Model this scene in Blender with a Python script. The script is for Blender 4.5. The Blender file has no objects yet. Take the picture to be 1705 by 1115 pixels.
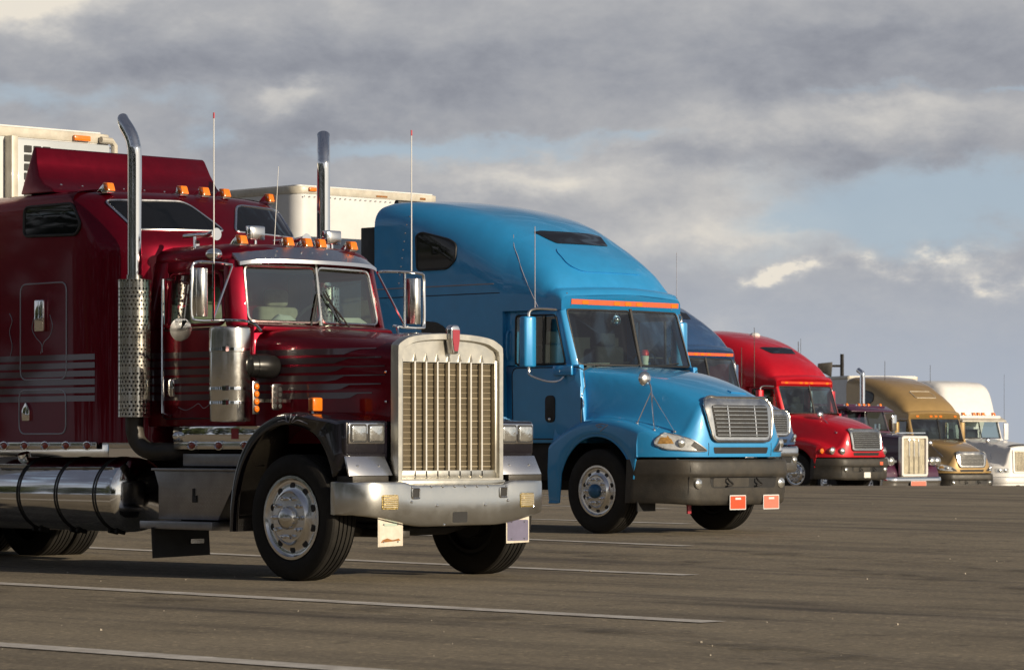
import bpy, bmesh, math, random
from mathutils import Vector, Matrix
from mathutils.bvhtree import BVHTree
random.seed(7)
scene = bpy.context.scene
COL = scene.collection
rad = math.radians
# ------------------------------------------------------------------ camera
# world axes: +X is the way the trucks face, +Y runs across the row away from the camera
TH = rad(45.5)
CT, ST = math.cos(TH), math.sin(TH)
CAMX, CAMY, CAMH = 20.842, -19.055, 1.13
FPX, PW, PH, HORY = 5450.0, 1705.0, 1115.0, 742.0
cam_data = bpy.data.cameras.new('camera')
cam = bpy.data.objects.new('camera', cam_data); COL.objects.link(cam)
cam_data.sensor_width = 36.0
cam_data.lens = 36.0 * FPX / PW
cam_data.shift_y = (HORY - PH / 2) / PW
cam_data.clip_end = 6000
cam_data.clip_start = 0.5
cam.location = (CAMX, CAMY, CAMH)
cam.rotation_euler = (rad(90), 0, TH)
cam_data.dof.use_dof = True
cam_data.dof.focus_distance = 31.0
cam_data.dof.aperture_fstop = 9.0
scene.camera = cam
VS = scene.view_settings
VS.view_transform = 'Standard'; VS.look = 'None'; VS.exposure = 0.0; VS.gamma = 1.0; VS.use_curve_mapping = False
scene.cycles.max_bounces = 6
scene.cycles.diffuse_bounces = 2
scene.cycles.glossy_bounces = 3
scene.cycles.caustics_reflective = False
scene.cycles.caustics_refractive = False
scene.cycles.transparent_max_bounces = 16

# ------------------------------------------------------------------ sun
SUN_EL, SUN_AZ = rad(16.0), rad(8.5)
sd = Vector((math.cos(SUN_EL) * math.cos(SUN_AZ), math.cos(SUN_EL) * math.sin(SUN_AZ), math.sin(SUN_EL)))
sun_data = bpy.data.lights.new('sun', 'SUN'); sun_data.energy = 5.0; sun_data.angle = rad(0.5)
sun_data.color = (1.0, 0.845, 0.63)
sun = bpy.data.objects.new('sun', sun_data); COL.objects.link(sun)
sun.rotation_euler = sd.to_track_quat('Z', 'Y').to_euler()
sun.location = (30, 0, 30)

# ------------------------------------------------------------------ world: sky with broken cloud
world = bpy.data.worlds.new('World'); scene.world = world; world.use_nodes = True
def build_world():
    nt = world.node_tree; N = nt.nodes; L = nt.links
    N.clear()
    def num(x, sock):
        if isinstance(x, (int, float)): sock.default_value = x
        else: L.new(x, sock)
    def M(op, a, b=0.0, c=0.0, clamp=False):
        n = N.new('ShaderNodeMath'); n.operation = op; n.use_clamp = clamp
        num(a, n.inputs[0]); num(b, n.inputs[1]); num(c, n.inputs[2]); return n.outputs[0]
    def VD(a, v):
        n = N.new('ShaderNodeVectorMath'); n.operation = 'DOT_PRODUCT'; L.new(a, n.inputs[0]); n.inputs[1].default_value = v; return n.outputs['Value']
    def noise(vec, scale, detail=6, rough=.55, dist=0.0):
        n = N.new('ShaderNodeTexNoise'); n.inputs['Scale'].default_value = scale; n.inputs['Detail'].default_value = detail
        n.inputs['Roughness'].default_value = rough; n.inputs['Distortion'].default_value = dist; L.new(vec, n.inputs['Vector']); return n.outputs['Fac']
    def mix(f, a, b):
        n = N.new('ShaderNodeMix'); n.data_type = 'RGBA'; num(f, n.inputs[0])
        for x, s in ((a, n.inputs[6]), (b, n.inputs[7])):
            if isinstance(x, tuple): s.default_value = (*x, 1)
            else: L.new(x, s)
        return n.outputs[2]
    def sstep(x, a, b):
        n = N.new('ShaderNodeMapRange'); n.interpolation_type = 'SMOOTHSTEP'; num(x, n.inputs[0]); n.inputs[1].default_value = a; n.inputs[2].default_value = b; return n.outputs[0]
    tc = N.new('ShaderNodeTexCoord'); D = tc.outputs['Generated']
    sky = N.new('ShaderNodeTexSky'); sky.sky_type = 'NISHITA'; sky.sun_disc = False
    sky.sun_elevation = SUN_EL; sky.sun_rotation = math.pi / 2 - SUN_AZ; sky.air_density = 1.0; sky.dust_density = 1.0
    skc = N.new('ShaderNodeVectorMath'); skc.operation = 'SCALE'; L.new(sky.outputs[0], skc.inputs[0]); skc.inputs['Scale'].default_value = 0.055
    blue = skc.outputs[0]
    # azimuth (0 along the view) and elevation, radians
    az = M('ARCTAN2', VD(D, (CT, ST, 0)), VD(D, (-ST, CT, 0)))
    el = M('ARCSINE', VD(D, (0, 0, 1)))
    st = N.new('ShaderNodeVectorMath'); st.operation = 'MULTIPLY'; L.new(D, st.inputs[0]); st.inputs[1].default_value = (1, 1, 1.9)
    V = st.outputs[0]
    n1 = noise(V, 9, 8, .56, .3)
    n2 = noise(V, 26, 9, .64, .25)
    n3 = noise(V, 62, 6, .6)
    wv = N.new('ShaderNodeVectorMath'); wv.operation = 'ADD'; L.new(V, wv.inputs[0]); wv.inputs[1].default_value = (3.1, 1.7, 5.2)
    w1 = noise(wv.outputs[0], 24, 5, .6); w2 = noise(wv.outputs[0], 31, 5, .6)
    azw = M('ADD', az, M('MULTIPLY', M('SUBTRACT', w1, .5), .055))
    elw = M('ADD', el, M('MULTIPLY', M('SUBTRACT', w2, .5), .024))
    def blob(px, py, rx, ry):
        a = M('DIVIDE', M('SUBTRACT', azw, (px - PW / 2) / FPX), rx / FPX)
        b = M('DIVIDE', M('SUBTRACT', elw, (HORY - py) / FPX), ry / FPX)
        return M('EXPONENT', M('MULTIPLY', M('ADD', M('MULTIPLY', a, a), M('MULTIPLY', b, b)), -1.0))
    def blobs(lst):
        s = None
        for (px, py, rx, ry, k) in lst:
            g = M('MULTIPLY', blob(px, py, rx, ry), k)
            s = g if s is None else M('ADD', s, g)
        return s
    gaps = blobs([(60, 178, 120, 30, .75), (270, 168, 80, 24, .5), (345, 222, 60, 36, .7), (640, 250, 150, 22, .75), (900, 240, 170, 20, .7),
                  (1080, 235, 60, 14, .5), (1590, 335, 290, 66, 1.3), (1330, 375, 120, 26, .55), (1500, 152, 240, 12, .45), (1250, 430, 260, 22, .35),
                  (1690, 155, 40, 14, .5), (1450, 395, 200, 25, .4)])
    gapf = sstep(M('ADD', gaps, M('MULTIPLY', M('SUBTRACT', n2, .5), 1.0)), .12, 1.0)
    # beyond the picture the same broken cover goes on
    wide = sstep(M('ABSOLUTE', az), .2, .5)
    high = sstep(el, .15, .4)
    far = M('MAXIMUM', wide, high)
    gen = M('MULTIPLY', sstep(n1, .5, .66), far)
    gapf = M('MAXIMUM', gapf, gen)
    puffs = M('MULTIPLY', blobs([(1280, 462, 55, 13, .75), (1425, 437, 60, 18, .5), (1565, 422, 50, 18, .6), (1640, 470, 70, 22, .5), (1500, 470, 70, 18, .3)]), sstep(n3, .34, .68))
    shade = blobs([(1430, 80, 220, 45, -.20), (300, 105, 300, 45, -.16), (720, 120, 330, 60, -.17), (600, 215, 220, 30, -.14), (1350, 140, 180, 24, -.10), (1400, 262, 240, 26, -.12), (1150, 270, 130, 20, -.08), (620, 20, 500, 25, .06), (60, 20, 110, 40, .45), (1540, 195, 190, 32, .22),
                   (1250, 215, 170, 40, .18), (1220, 385, 190, 45, .32), (870, 292, 130, 26, .3), (1130, 310, 220, 30, .12), (480, 165, 70, 24, .3), (1480, 330, 90, 40, -.1), (1000, 250, 200, 20, .12)])
    sh = M('ADD', M('ADD', .585, M('ADD', puffs, shade)), M('ADD', M('MULTIPLY', M('SUBTRACT', n2, .5), .50), M('MULTIPLY', M('SUBTRACT', n3, .5), .24)))
    sh = M('ADD', sh, M('MULTIPLY', M('SUBTRACT', n1, .5), .22))
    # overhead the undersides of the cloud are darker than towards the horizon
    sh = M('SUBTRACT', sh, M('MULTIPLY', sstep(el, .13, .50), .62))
    ramp = N.new('ShaderNodeValToRGB'); L.new(sh, ramp.inputs[0])
    e = ramp.color_ramp.elements
    e[0].position = 0.0; e[0].color = (.095, .104, .140, 1)
    e[1].position = 1.0; e[1].color = (.82, .76, .66, 1)
    for p, c in ((.28, (.232, .245, .288)), (.45, (.325, .338, .375)), (.62, (.425, .430, .448)), (.80, (.58, .565, .545))):
        x = e.new(p); x.color = (*c, 1)
    cloud = ramp.outputs[0]
    # thin air near the horizon veils the cloud with blue-grey
    lowf = M('MULTIPLY', sstep(el, .075, .012), .85)
    cloud = mix(M('MULTIPLY', lowf, sstep(sh, 1.15, .45)), cloud, (.42, .468, .55))
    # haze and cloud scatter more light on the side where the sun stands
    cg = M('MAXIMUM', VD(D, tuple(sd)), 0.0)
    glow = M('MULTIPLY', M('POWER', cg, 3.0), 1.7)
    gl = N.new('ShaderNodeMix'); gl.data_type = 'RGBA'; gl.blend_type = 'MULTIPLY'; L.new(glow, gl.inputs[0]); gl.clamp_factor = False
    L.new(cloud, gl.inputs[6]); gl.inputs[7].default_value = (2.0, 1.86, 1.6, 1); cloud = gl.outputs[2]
    gapcol = mix(.75, blue, (.46, .575, .70))
    gapcol = mix(M('MULTIPLY', sstep(el, .25, .9), 1.0), gapcol, blue)
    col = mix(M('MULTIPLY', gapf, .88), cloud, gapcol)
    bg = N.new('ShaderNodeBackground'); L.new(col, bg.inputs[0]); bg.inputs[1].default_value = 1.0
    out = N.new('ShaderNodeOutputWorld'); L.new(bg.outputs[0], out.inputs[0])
build_world()

# ------------------------------------------------------------------ materials
def pmat(name, col, rough=.5, metal=0.0, coat=0.0, var=0.0, vscale=6.0, bump=0.0, bscale=40.0, rvar=0.0, spec=.5, emit=None, trans=0.0, dust=None, crough=.04):
    m = bpy.data.materials.new(name); m.use_nodes = True
    nt = m.node_tree; N = nt.nodes; L = nt.links; b = N['Principled BSDF']
    b.inputs['Base Color'].default_value = (*col, 1); b.inputs['Roughness'].default_value = rough
    b.inputs['Metallic'].default_value = metal; b.inputs['Coat Weight'].default_value = coat; b.inputs['Coat Roughness'].default_value = crough
    b.inputs['Specular IOR Level'].default_value = spec
    if trans: b.inputs['Transmission Weight'].default_value = trans
    if emit: b.inputs['Emission Color'].default_value = (*emit[0], 1); b.inputs['Emission Strength'].default_value = emit[1]
    tc = None
    if var or bump or rvar or dust: tc = N.new('ShaderNodeTexCoord')
    last = None
    if var:
        n = N.new('ShaderNodeTexNoise'); n.inputs['Scale'].default_value = vscale; n.inputs['Detail'].default_value = 6; n.inputs['Roughness'].default_value = .62
        L.new(tc.outputs['Object'], n.inputs['Vector'])
        r = N.new('ShaderNodeValToRGB'); L.new(n.outputs['Fac'], r.inputs[0])
        r.color_ramp.elements[0].position = .3; r.color_ramp.elements[1].position = .7
        r.color_ramp.elements[0].color = (*[c * (1 - var) for c in col], 1); r.color_ramp.elements[1].color = (*[min(1, c * (1 + var)) for c in col], 1)
        last = r.outputs[0]; L.new(last, b.inputs['Base Color'])
    if dust:   # (colour, amount): a film of road dust
        n = N.new('ShaderNodeTexNoise'); n.inputs['Scale'].default_value = 3.1; n.inputs['Detail'].default_value = 8; n.inputs['Roughness'].default_value = .7
        L.new(tc.outputs['Object'], n.inputs['Vector'])
        mr = N.new('ShaderNodeMapRange'); L.new(n.outputs['Fac'], mr.inputs[0]); mr.inputs[1].default_value = .35; mr.inputs[2].default_value = .75; mr.inputs[4].default_value = dust[1]
        mx = N.new('ShaderNodeMix'); mx.data_type = 'RGBA'; L.new(mr.outputs[0], mx.inputs[0])
        if last: L.new(last, mx.inputs[6])
        else: mx.inputs[6].default_value = (*col, 1)
        mx.inputs[7].default_value = (*dust[0], 1); L.new(mx.outputs[2], b.inputs['Base Color'])
    if rvar:
        n = N.new('ShaderNodeTexNoise'); n.inputs['Scale'].default_value = 7; n.inputs['Detail'].default_value = 8; n.inputs['Roughness'].default_value = .7
        L.new(tc.outputs['Object'], n.inputs['Vector'])
        mr = N.new('ShaderNodeMapRange'); L.new(n.outputs['Fac'], mr.inputs[0]); mr.inputs[1].default_value = .3; mr.inputs[2].default_value = .72
        mr.inputs[3].default_value = max(.01, rough - rvar); mr.inputs[4].default_value = rough + rvar; L.new(mr.outputs[0], b.inputs['Roughness'])
    if bump:
        n = N.new('ShaderNodeTexNoise'); n.inputs['Scale'].default_value = bscale; n.inputs['Detail'].default_value = 4
        L.new(tc.outputs['Object'], n.inputs['Vector'])
        bp = N.new('ShaderNodeBump'); bp.inputs['Strength'].default_value = bump; bp.inputs['Distance'].default_value = .01
        L.new(n.outputs['Fac'], bp.inputs['Height']); L.new(bp.outputs[0], b.inputs['Normal'])
    return m
DUST = (.20, .17, .13)
def paint(name, col, metal=0.0, dusty=.05, coat=1.0):
    return pmat(name, col, .36 if not metal else .44, metal, coat, .06, 4.0, .004, 3.0, .05, .5, None, 0, (DUST, dusty) if dusty else None)
MAT = {}
MAT['maroon'] = paint('maroon_paint', (.175, .0002, .013), metal=.85, dusty=.0, coat=.35)
MAT['maroon_dark'] = pmat('dark_fender_paint', (.006, .005, .010), .25, 0, 1.0, .1, 5, 0, 40, .04)
MAT['stripe'] = pmat('pale_stripe_paint', (.085, .042, .055), .3, 0, 1.0, .08, 5)
MAT['pin'] = pmat('pinstripe_paint', (.30, .30, .36), .3, 0, .8)
MAT['blue'] = paint('sky_blue_paint', (.020, .285, .63), metal=.12, dusty=.03)
MAT['navy'] = paint('navy_paint', (.018, .06, .16), dusty=.06)
MAT['red'] = paint('red_paint', (.56, .0015, .014), metal=.3, dusty=.0, coat=.6)
MAT['purple'] = paint('purple_paint', (.06, .006, .035), dusty=.06)
MAT['gold'] = paint('gold_paint', (.42, .275, .105), metal=.3, dusty=.02)
MAT['white'] = pmat('white_paint', (.80, .80, .80), .35, 0, .6, .05, 3, 0, 40, .05, .5, None, 0, (DUST, .12))
MAT['trailer_white'] = pmat('trailer_white', (.68, .69, .70), .45, 0, .2, .04, 2.5, 0, 40, .05, .5, None, 0, (DUST, .14))
MAT['trailer_grey'] = pmat('unit_grey', (.42, .46, .50), .45, 0, .2, .08, 3)
MAT['cream'] = pmat('cream_rail', (.60, .57, .49), .45, .1, .2, .15, 6, 0, 40, 0, .5, None, 0, ((.16, .10, .05), .4))
MAT['chrome'] = pmat('chrome', (.86, .86, .86), .06, 1, 0, .03, 8, 0, 40, .03)
MAT['steel'] = pmat('polished_steel', (.74, .73, .70), .2, 1, 0, .10, 9, .02, 14, .08)
MAT['satin'] = pmat('satin_steel', (.72, .70, .63), .36, 1, 0, .04, 6, .015, 20, .06)
MAT['worn_steel'] = pmat('worn_bumper_steel', (.68, .675, .64), .22, 1, 0, .02, 3, 0, 9, .05)
MAT['alu'] = pmat('aluminium', (.76, .76, .76), .20, 1, 0, .04, 5, 0, 40, .05)
MAT['tank'] = pmat('tank_aluminium', (.78, .78, .78), .10, 1, 0, .05, 4, .01, 3, .04)
MAT['rubber'] = pmat('tyre_rubber', (.010, .0095, .009), .75, 0, 0, .3, 7, .25, 60, .1, .3, None, 0, ((.07, .06, .045), .25))
MAT['black'] = pmat('black_plastic', (.014, .014, .015), .55, 0, 0, .2, 8, .05, 60, .1)
MAT['bumper_grey'] = pmat('grey_bumper_plastic', (.028, .027, .025), .5, 0, 0, .25, 6, .2, 70, .1, .5, None, 0, ((.13, .105, .075), .34))
MAT['chassis'] = pmat('chassis_black', (.010, .009, .009), .65, 0, 0, .3, 6, .1, 30, .1)
MAT['amber'] = pmat('amber_lens', (.85, .20, .015), .18, 0, .5, .10, 30, .1, 90)
MAT['orange'] = pmat('orange_strip', (.80, .13, .05), .35, 0, .4, .08, 10)
MAT['redlens'] = pmat('red_lens', (.35, .05, .03), .2, 0, .5)
MAT['reddish'] = pmat('emblem_red', (.45, .05, .07), .25, .3, .8)
MAT['lamp'] = pmat('headlamp_reflector', (.78, .78, .74), .14, .9, .8, .25, 14, .15, 45)
MAT['lens'] = pmat('clear_lens', (.62, .63, .62), .12, .35, 1.0, .2, 22, .25, 30)
MAT['fog'] = pmat('yellow_fog_lens', (.30, .22, .07), .25, .4, .6, .3, 60, .6, 80)
MAT['darkglass'] = pmat('dark_glass', (.006, .007, .009), .04, 0, .0, 0, 1, 0, 1, 0, .6)
MAT['seat'] = pmat('seat_cloth', (.34, .31, .23), .85, 0, 0, .2, 9)
MAT['dkseat'] = pmat('dark_seat_cloth', (.018, .018, .02), .85, 0, 0, .2, 9)
MAT['interior'] = pmat('cab_lining', (.02, .02, .02), .8, 0, 0, .2, 6)
MAT['paper'] = pmat('paper', (.78, .78, .70), .7, 0, 0, .04, 9)
MAT['plate_white'] = pmat('plate_white', (.72, .69, .60), .5, .0, .1, .1, 14, 0, 40, 0, .5, None, 0, ((.30, .15, .05), .5))
MAT['plate_blue'] = pmat('plate_faded_blue', (.15, .14, .22), .5, 0, .1, .1, 12)
MAT['plate_orange'] = pmat('plate_orange', (.70, .075, .02), .5, 0, .1, .1, 12)
MAT['plate_coral'] = pmat('plate_coral', (.75, .19, .13), .5, 0, .1, .08, 12)
MAT['rust'] = pmat('rust', (.28, .12, .035), .8, 0, 0, .4, 30)
MAT['panel'] = pmat('panel_steel', (.80, .80, .82), .25, 1)
MAT['elbow'] = pmat('intake_rubber', (.012, .012, .012), .3, 0, 0, .2, 9)
MAT['rod'] = pmat('grille_rod_steel', (.40, .34, .24), .5, .6)
MAT['bright'] = pmat('bright_trim', (.93, .91, .86), .40, 1)
MAT['red_strip'] = pmat('red_orange_strip', (.62, .055, .02), .35, 0, .4)
MAT['whip'] = pmat('antenna_white', (.70, .70, .70), .4)
MAT['line'] = pmat('line_paint', (.62, .60, .57), .75, 0, 0, .2, 9, .1, 80, 0, .3, None, 0, ((.22, .19, .155), .75))
MAT['tint_blue'] = pmat('hub_blue', (.02, .12, .26), .4, .2, .3)

def glass_mat(name, tint, ior=1.5, boost=1.0):
    m = bpy.data.materials.new(name); m.use_nodes = True
    nt = m.node_tree; N = nt.nodes; L = nt.links; N.clear()
    t = N.new('ShaderNodeBsdfTransparent'); t.inputs[0].default_value = (*tint, 1)
    g = N.new('ShaderNodeBsdfGlossy'); g.inputs['Roughness'].default_value = .02; g.inputs[0].default_value = (1, 1, 1, 1)
    # Schlick reflectance, the same from both sides of the pane
    ge = N.new('ShaderNodeNewGeometry'); dt = N.new('ShaderNodeVectorMath'); dt.operation = 'DOT_PRODUCT'; L.new(ge.outputs['Normal'], dt.inputs[0]); L.new(ge.outputs['Incoming'], dt.inputs[1])
    def M(op, a, c=0.0):
        n = N.new('ShaderNodeMath'); n.operation = op
        for x, q in ((a, 0), (c, 1)):
            if isinstance(x, (int, float)): n.inputs[q].default_value = x
            else: L.new(x, n.inputs[q])
        return n.outputs[0]
    fr = M('ADD', .045, M('MULTIPLY', M('POWER', M('SUBTRACT', 1.0, M('ABSOLUTE', dt.outputs['Value'])), 5.0), .955))
    k = N.new('ShaderNodeMath'); k.operation = 'MULTIPLY'; k.use_clamp = True; L.new(fr, k.inputs[0]); k.inputs[1].default_value = boost
    mx = N.new('ShaderNodeMixShader'); L.new(k.outputs[0], mx.inputs[0]); L.new(t.outputs[0], mx.inputs[1]); L.new(g.outputs[0], mx.inputs[2])
    o = N.new('ShaderNodeOutputMaterial'); L.new(mx.outputs[0], o.inputs[0])
    return m
MAT['glass'] = glass_mat('tinted_glass', (.58, .70, .66), 1.5, 3.2)
MAT['glass_dark'] = glass_mat('smoked_glass', (.10, .12, .13), 1.5, 1.2)

def perf_mat():
    m = pmat('perforated_steel', (.78, .75, .68), .2, 1, 0, .1, 9, 0, 40, .06)
    nt = m.node_tree; N = nt.nodes; L = nt.links; b = N['Principled BSDF']
    tc = N.new('ShaderNodeTexCoord'); s = N.new('ShaderNodeSeparateXYZ'); L.new(tc.outputs['Object'], s.inputs[0])
    def M(op, a, c=0.0):
        n = N.new('ShaderNodeMath'); n.operation = op
        for x, k in ((a, 0), (c, 1)):
            if isinstance(x, (int, float)): n.inputs[k].default_value = x
            else: L.new(x, n.inputs[k])
        return n.outputs[0]
    u = M('MULTIPLY', M('ARCTAN2', s.outputs[1], s.outputs[0]), 26 / (2 * math.pi))
    v = M('MULTIPLY', s.outputs[2], 28.0)
    row = M('FLOOR', v)
    u2 = M('ADD', u, M('MULTIPLY', row, .5))
    fu = M('SUBTRACT', M('FRACT', u2), .5); fv = M('SUBTRACT', M('FRACT', v), .5)
    d = M('SQRT', M('ADD', M('MULTIPLY', fu, fu), M('MULTIPLY', fv, fv)))
    hole = M('LESS_THAN', d, .27)
    # plain bands between the fields of holes
    band = M('GREATER_THAN', M('FRACT', M('DIVIDE', M('ADD', row, 1000.0), 7.0)), .12)
    h = M('MULTIPLY', hole, band)
    mt = M('SUBTRACT', 1.0, h); L.new(mt, b.inputs['Metallic'])
    mx = N.new('ShaderNodeMix'); mx.data_type = 'RGBA'; L.new(h, mx.inputs[0]); mx.inputs[6].default_value = (.78, .75, .68, 1); mx.inputs[7].default_value = (.02, .018, .015, 1)
    L.new(mx.outputs[2], b.inputs['Base Color'])
    bp = N.new('ShaderNodeBump'); bp.invert = True; bp.inputs['Strength'].default_value = .6; bp.inputs['Distance'].default_value = .006; L.new(h, bp.inputs['Height']); L.new(bp.outputs[0], b.inputs['Normal'])
    return m
MAT['perf'] = perf_mat()

def diamond_mat():
    m = pmat('diamond_plate', (.34, .34, .36), .36, 1, 0, .15, 6)
    nt = m.node_tree; N = nt.nodes; L = nt.links; b = N['Principled BSDF']
    tc = N.new('ShaderNodeTexCoord'); mp = N.new('ShaderNodeMapping'); mp.inputs['Rotation'].default_value = (0, rad(45), rad(0)); mp.inputs['Scale'].default_value = (34, 34, 34)
    L.new(tc.outputs['Object'], mp.inputs[0])
    ck = N.new('ShaderNodeTexChecker'); ck.inputs['Scale'].default_value = 1; L.new(mp.outputs[0], ck.inputs[0])
    bp = N.new('ShaderNodeBump'); bp.inputs['Strength'].default_value = .7; bp.inputs['Distance'].default_value = .004; L.new(ck.outputs['Fac'], bp.inputs['Height']); L.new(bp.outputs[0], b.inputs['Normal'])
    return m
MAT['diamond'] = diamond_mat()

def mesh_mat(name, base, rows, cols):
    m = pmat(name, base, .55, .2, 0, .22, 5)
    nt = m.node_tree; N = nt.nodes; L = nt.links; b = N['Principled BSDF']
    tc = N.new('ShaderNodeTexCoord'); s = N.new('ShaderNodeSeparateXYZ'); L.new(tc.outputs['Object'], s.inputs[0])
    def M(op, a, c=0.0):
        n = N.new('ShaderNodeMath'); n.operation = op
        for x, k in ((a, 0), (c, 1)):
            if isinstance(x, (int, float)): n.inputs[k].default_value = x
            else: L.new(x, n.inputs[k])
        return n.outputs[0]
    a = M('LESS_THAN', M('FRACT', M('MULTIPLY', s.outputs[1], cols)), .42)
    c = M('LESS_THAN', M('FRACT', M('MULTIPLY', s.outputs[2], rows)), .45)
    h = M('MAXIMUM', a, c)
    old = b.inputs['Base Color'].links[0].from_socket
    mx = N.new('ShaderNodeMix'); mx.data_type = 'RGBA'; L.new(h, mx.inputs[0]); mx.inputs[6].default_value = (.03, .024, .016, 1); L.new(old, mx.inputs[7])
    L.new(mx.outputs[2], b.inputs['Base Color'])
    return m
MAT['gmesh'] = mesh_mat('grille_screen', (.125, .098, .055), 95, 80)
MAT['gmesh_light'] = mesh_mat('pale_grille_screen', (.62, .56, .42), 60, 50)

def asphalt_mat():
    m = pmat('asphalt', (.17, .145, .115), .85, spec=.3)
    nt = m.node_tree; N = nt.nodes; L = nt.links; b = N['Principled BSDF']
    tc = N.new('ShaderNodeTexCoord'); O = tc.outputs['Object']
    def noise(scale, detail=6, rough=.6, vec=None):
        n = N.new('ShaderNodeTexNoise'); n.inputs['Scale'].default_value = scale; n.inputs['Detail'].default_value = detail; n.inputs['Roughness'].default_value = rough
        L.new(vec or O, n.inputs['Vector']); return n.outputs['Fac']
    def ramp(f, pts):
        r = N.new('ShaderNodeValToRGB'); L.new(f, r.inputs[0]); e = r.color_ramp.elements
        e[0].position, e[1].position = pts[0][0], pts[-1][0]; e[0].color = (*pts[0][1], 1); e[1].color = (*pts[-1][1], 1)
        for p, c in pts[1:-1]:
            x = e.new(p); x.color = (*c, 1)
        return r.outputs[0]
    def mul(a, c, f=1.0):
        n = N.new('ShaderNodeMix'); n.data_type = 'RGBA'; n.blend_type = 'MULTIPLY'; n.inputs[0].default_value = f; L.new(a, n.inputs[6]); L.new(c, n.inputs[7]); return n.outputs[2]
    big = ramp(noise(.35, 5, .6), [(.3, (.182, .155, .114)), (.5, (.220, .188, .139)), (.7, (.252, .217, .162))])
    # drip and tyre tracks run along the bays
    mp = N.new('ShaderNodeMapping'); mp.inputs['Scale'].default_value = (.12, 1.1, 1); L.new(O, mp.inputs[0])
    tr = ramp(noise(1.0, 5, .65, mp.outputs[0]), [(.30, (.58, .58, .60)), (.47, (.95, .95, .95)), (.7, (1.10, 1.09, 1.07))])
    mp2 = N.new('ShaderNodeMapping'); mp2.inputs['Rotation'].default_value = (0, 0, rad(-38)); mp2.inputs['Scale'].default_value = (.10, .9, 1); L.new(O, mp2.inputs[0])
    tr2 = ramp(noise(1.3, 4, .6, mp2.outputs[0]), [(.33, (.52, .52, .56)), (.45, (1, 1, 1)), (.7, (1.06, 1.06, 1.04))])
    spot = ramp(noise(2.2, 6, .7), [(.30, (.45, .45, .47)), (.42, (1, 1, 1)), (.75, (1.10, 1.09, 1.07))])
    grain = ramp(noise(28, 6, .75), [(.3, (.6, .6, .61)), (.5, (1, 1, 1)), (.72, (1.45, 1.43, 1.40))])
    v = N.new('ShaderNodeTexVoronoi'); v.inputs['Scale'].default_value = 34; L.new(O, v.inputs['Vector'])
    chips = ramp(v.outputs['Color'], [(.0, (.75, .75, .75)), (.8, (1.05, 1.05, 1.05)), (.97, (1.9, 1.85, 1.75))])
    c = mul(mul(mul(mul(mul(big, tr), tr2), spot), grain, 1.0), chips, .9)
    L.new(c, b.inputs['Base Color'])
    bp = N.new('ShaderNodeBump'); bp.inputs['Strength'].default_value = .35; bp.inputs['Distance'].default_value = .012
    L.new(noise(45, 4, .7), bp.inputs['Height']); L.new(bp.outputs[0], b.inputs['Normal'])
    return m
MAT['asphalt'] = asphalt_mat()

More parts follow.
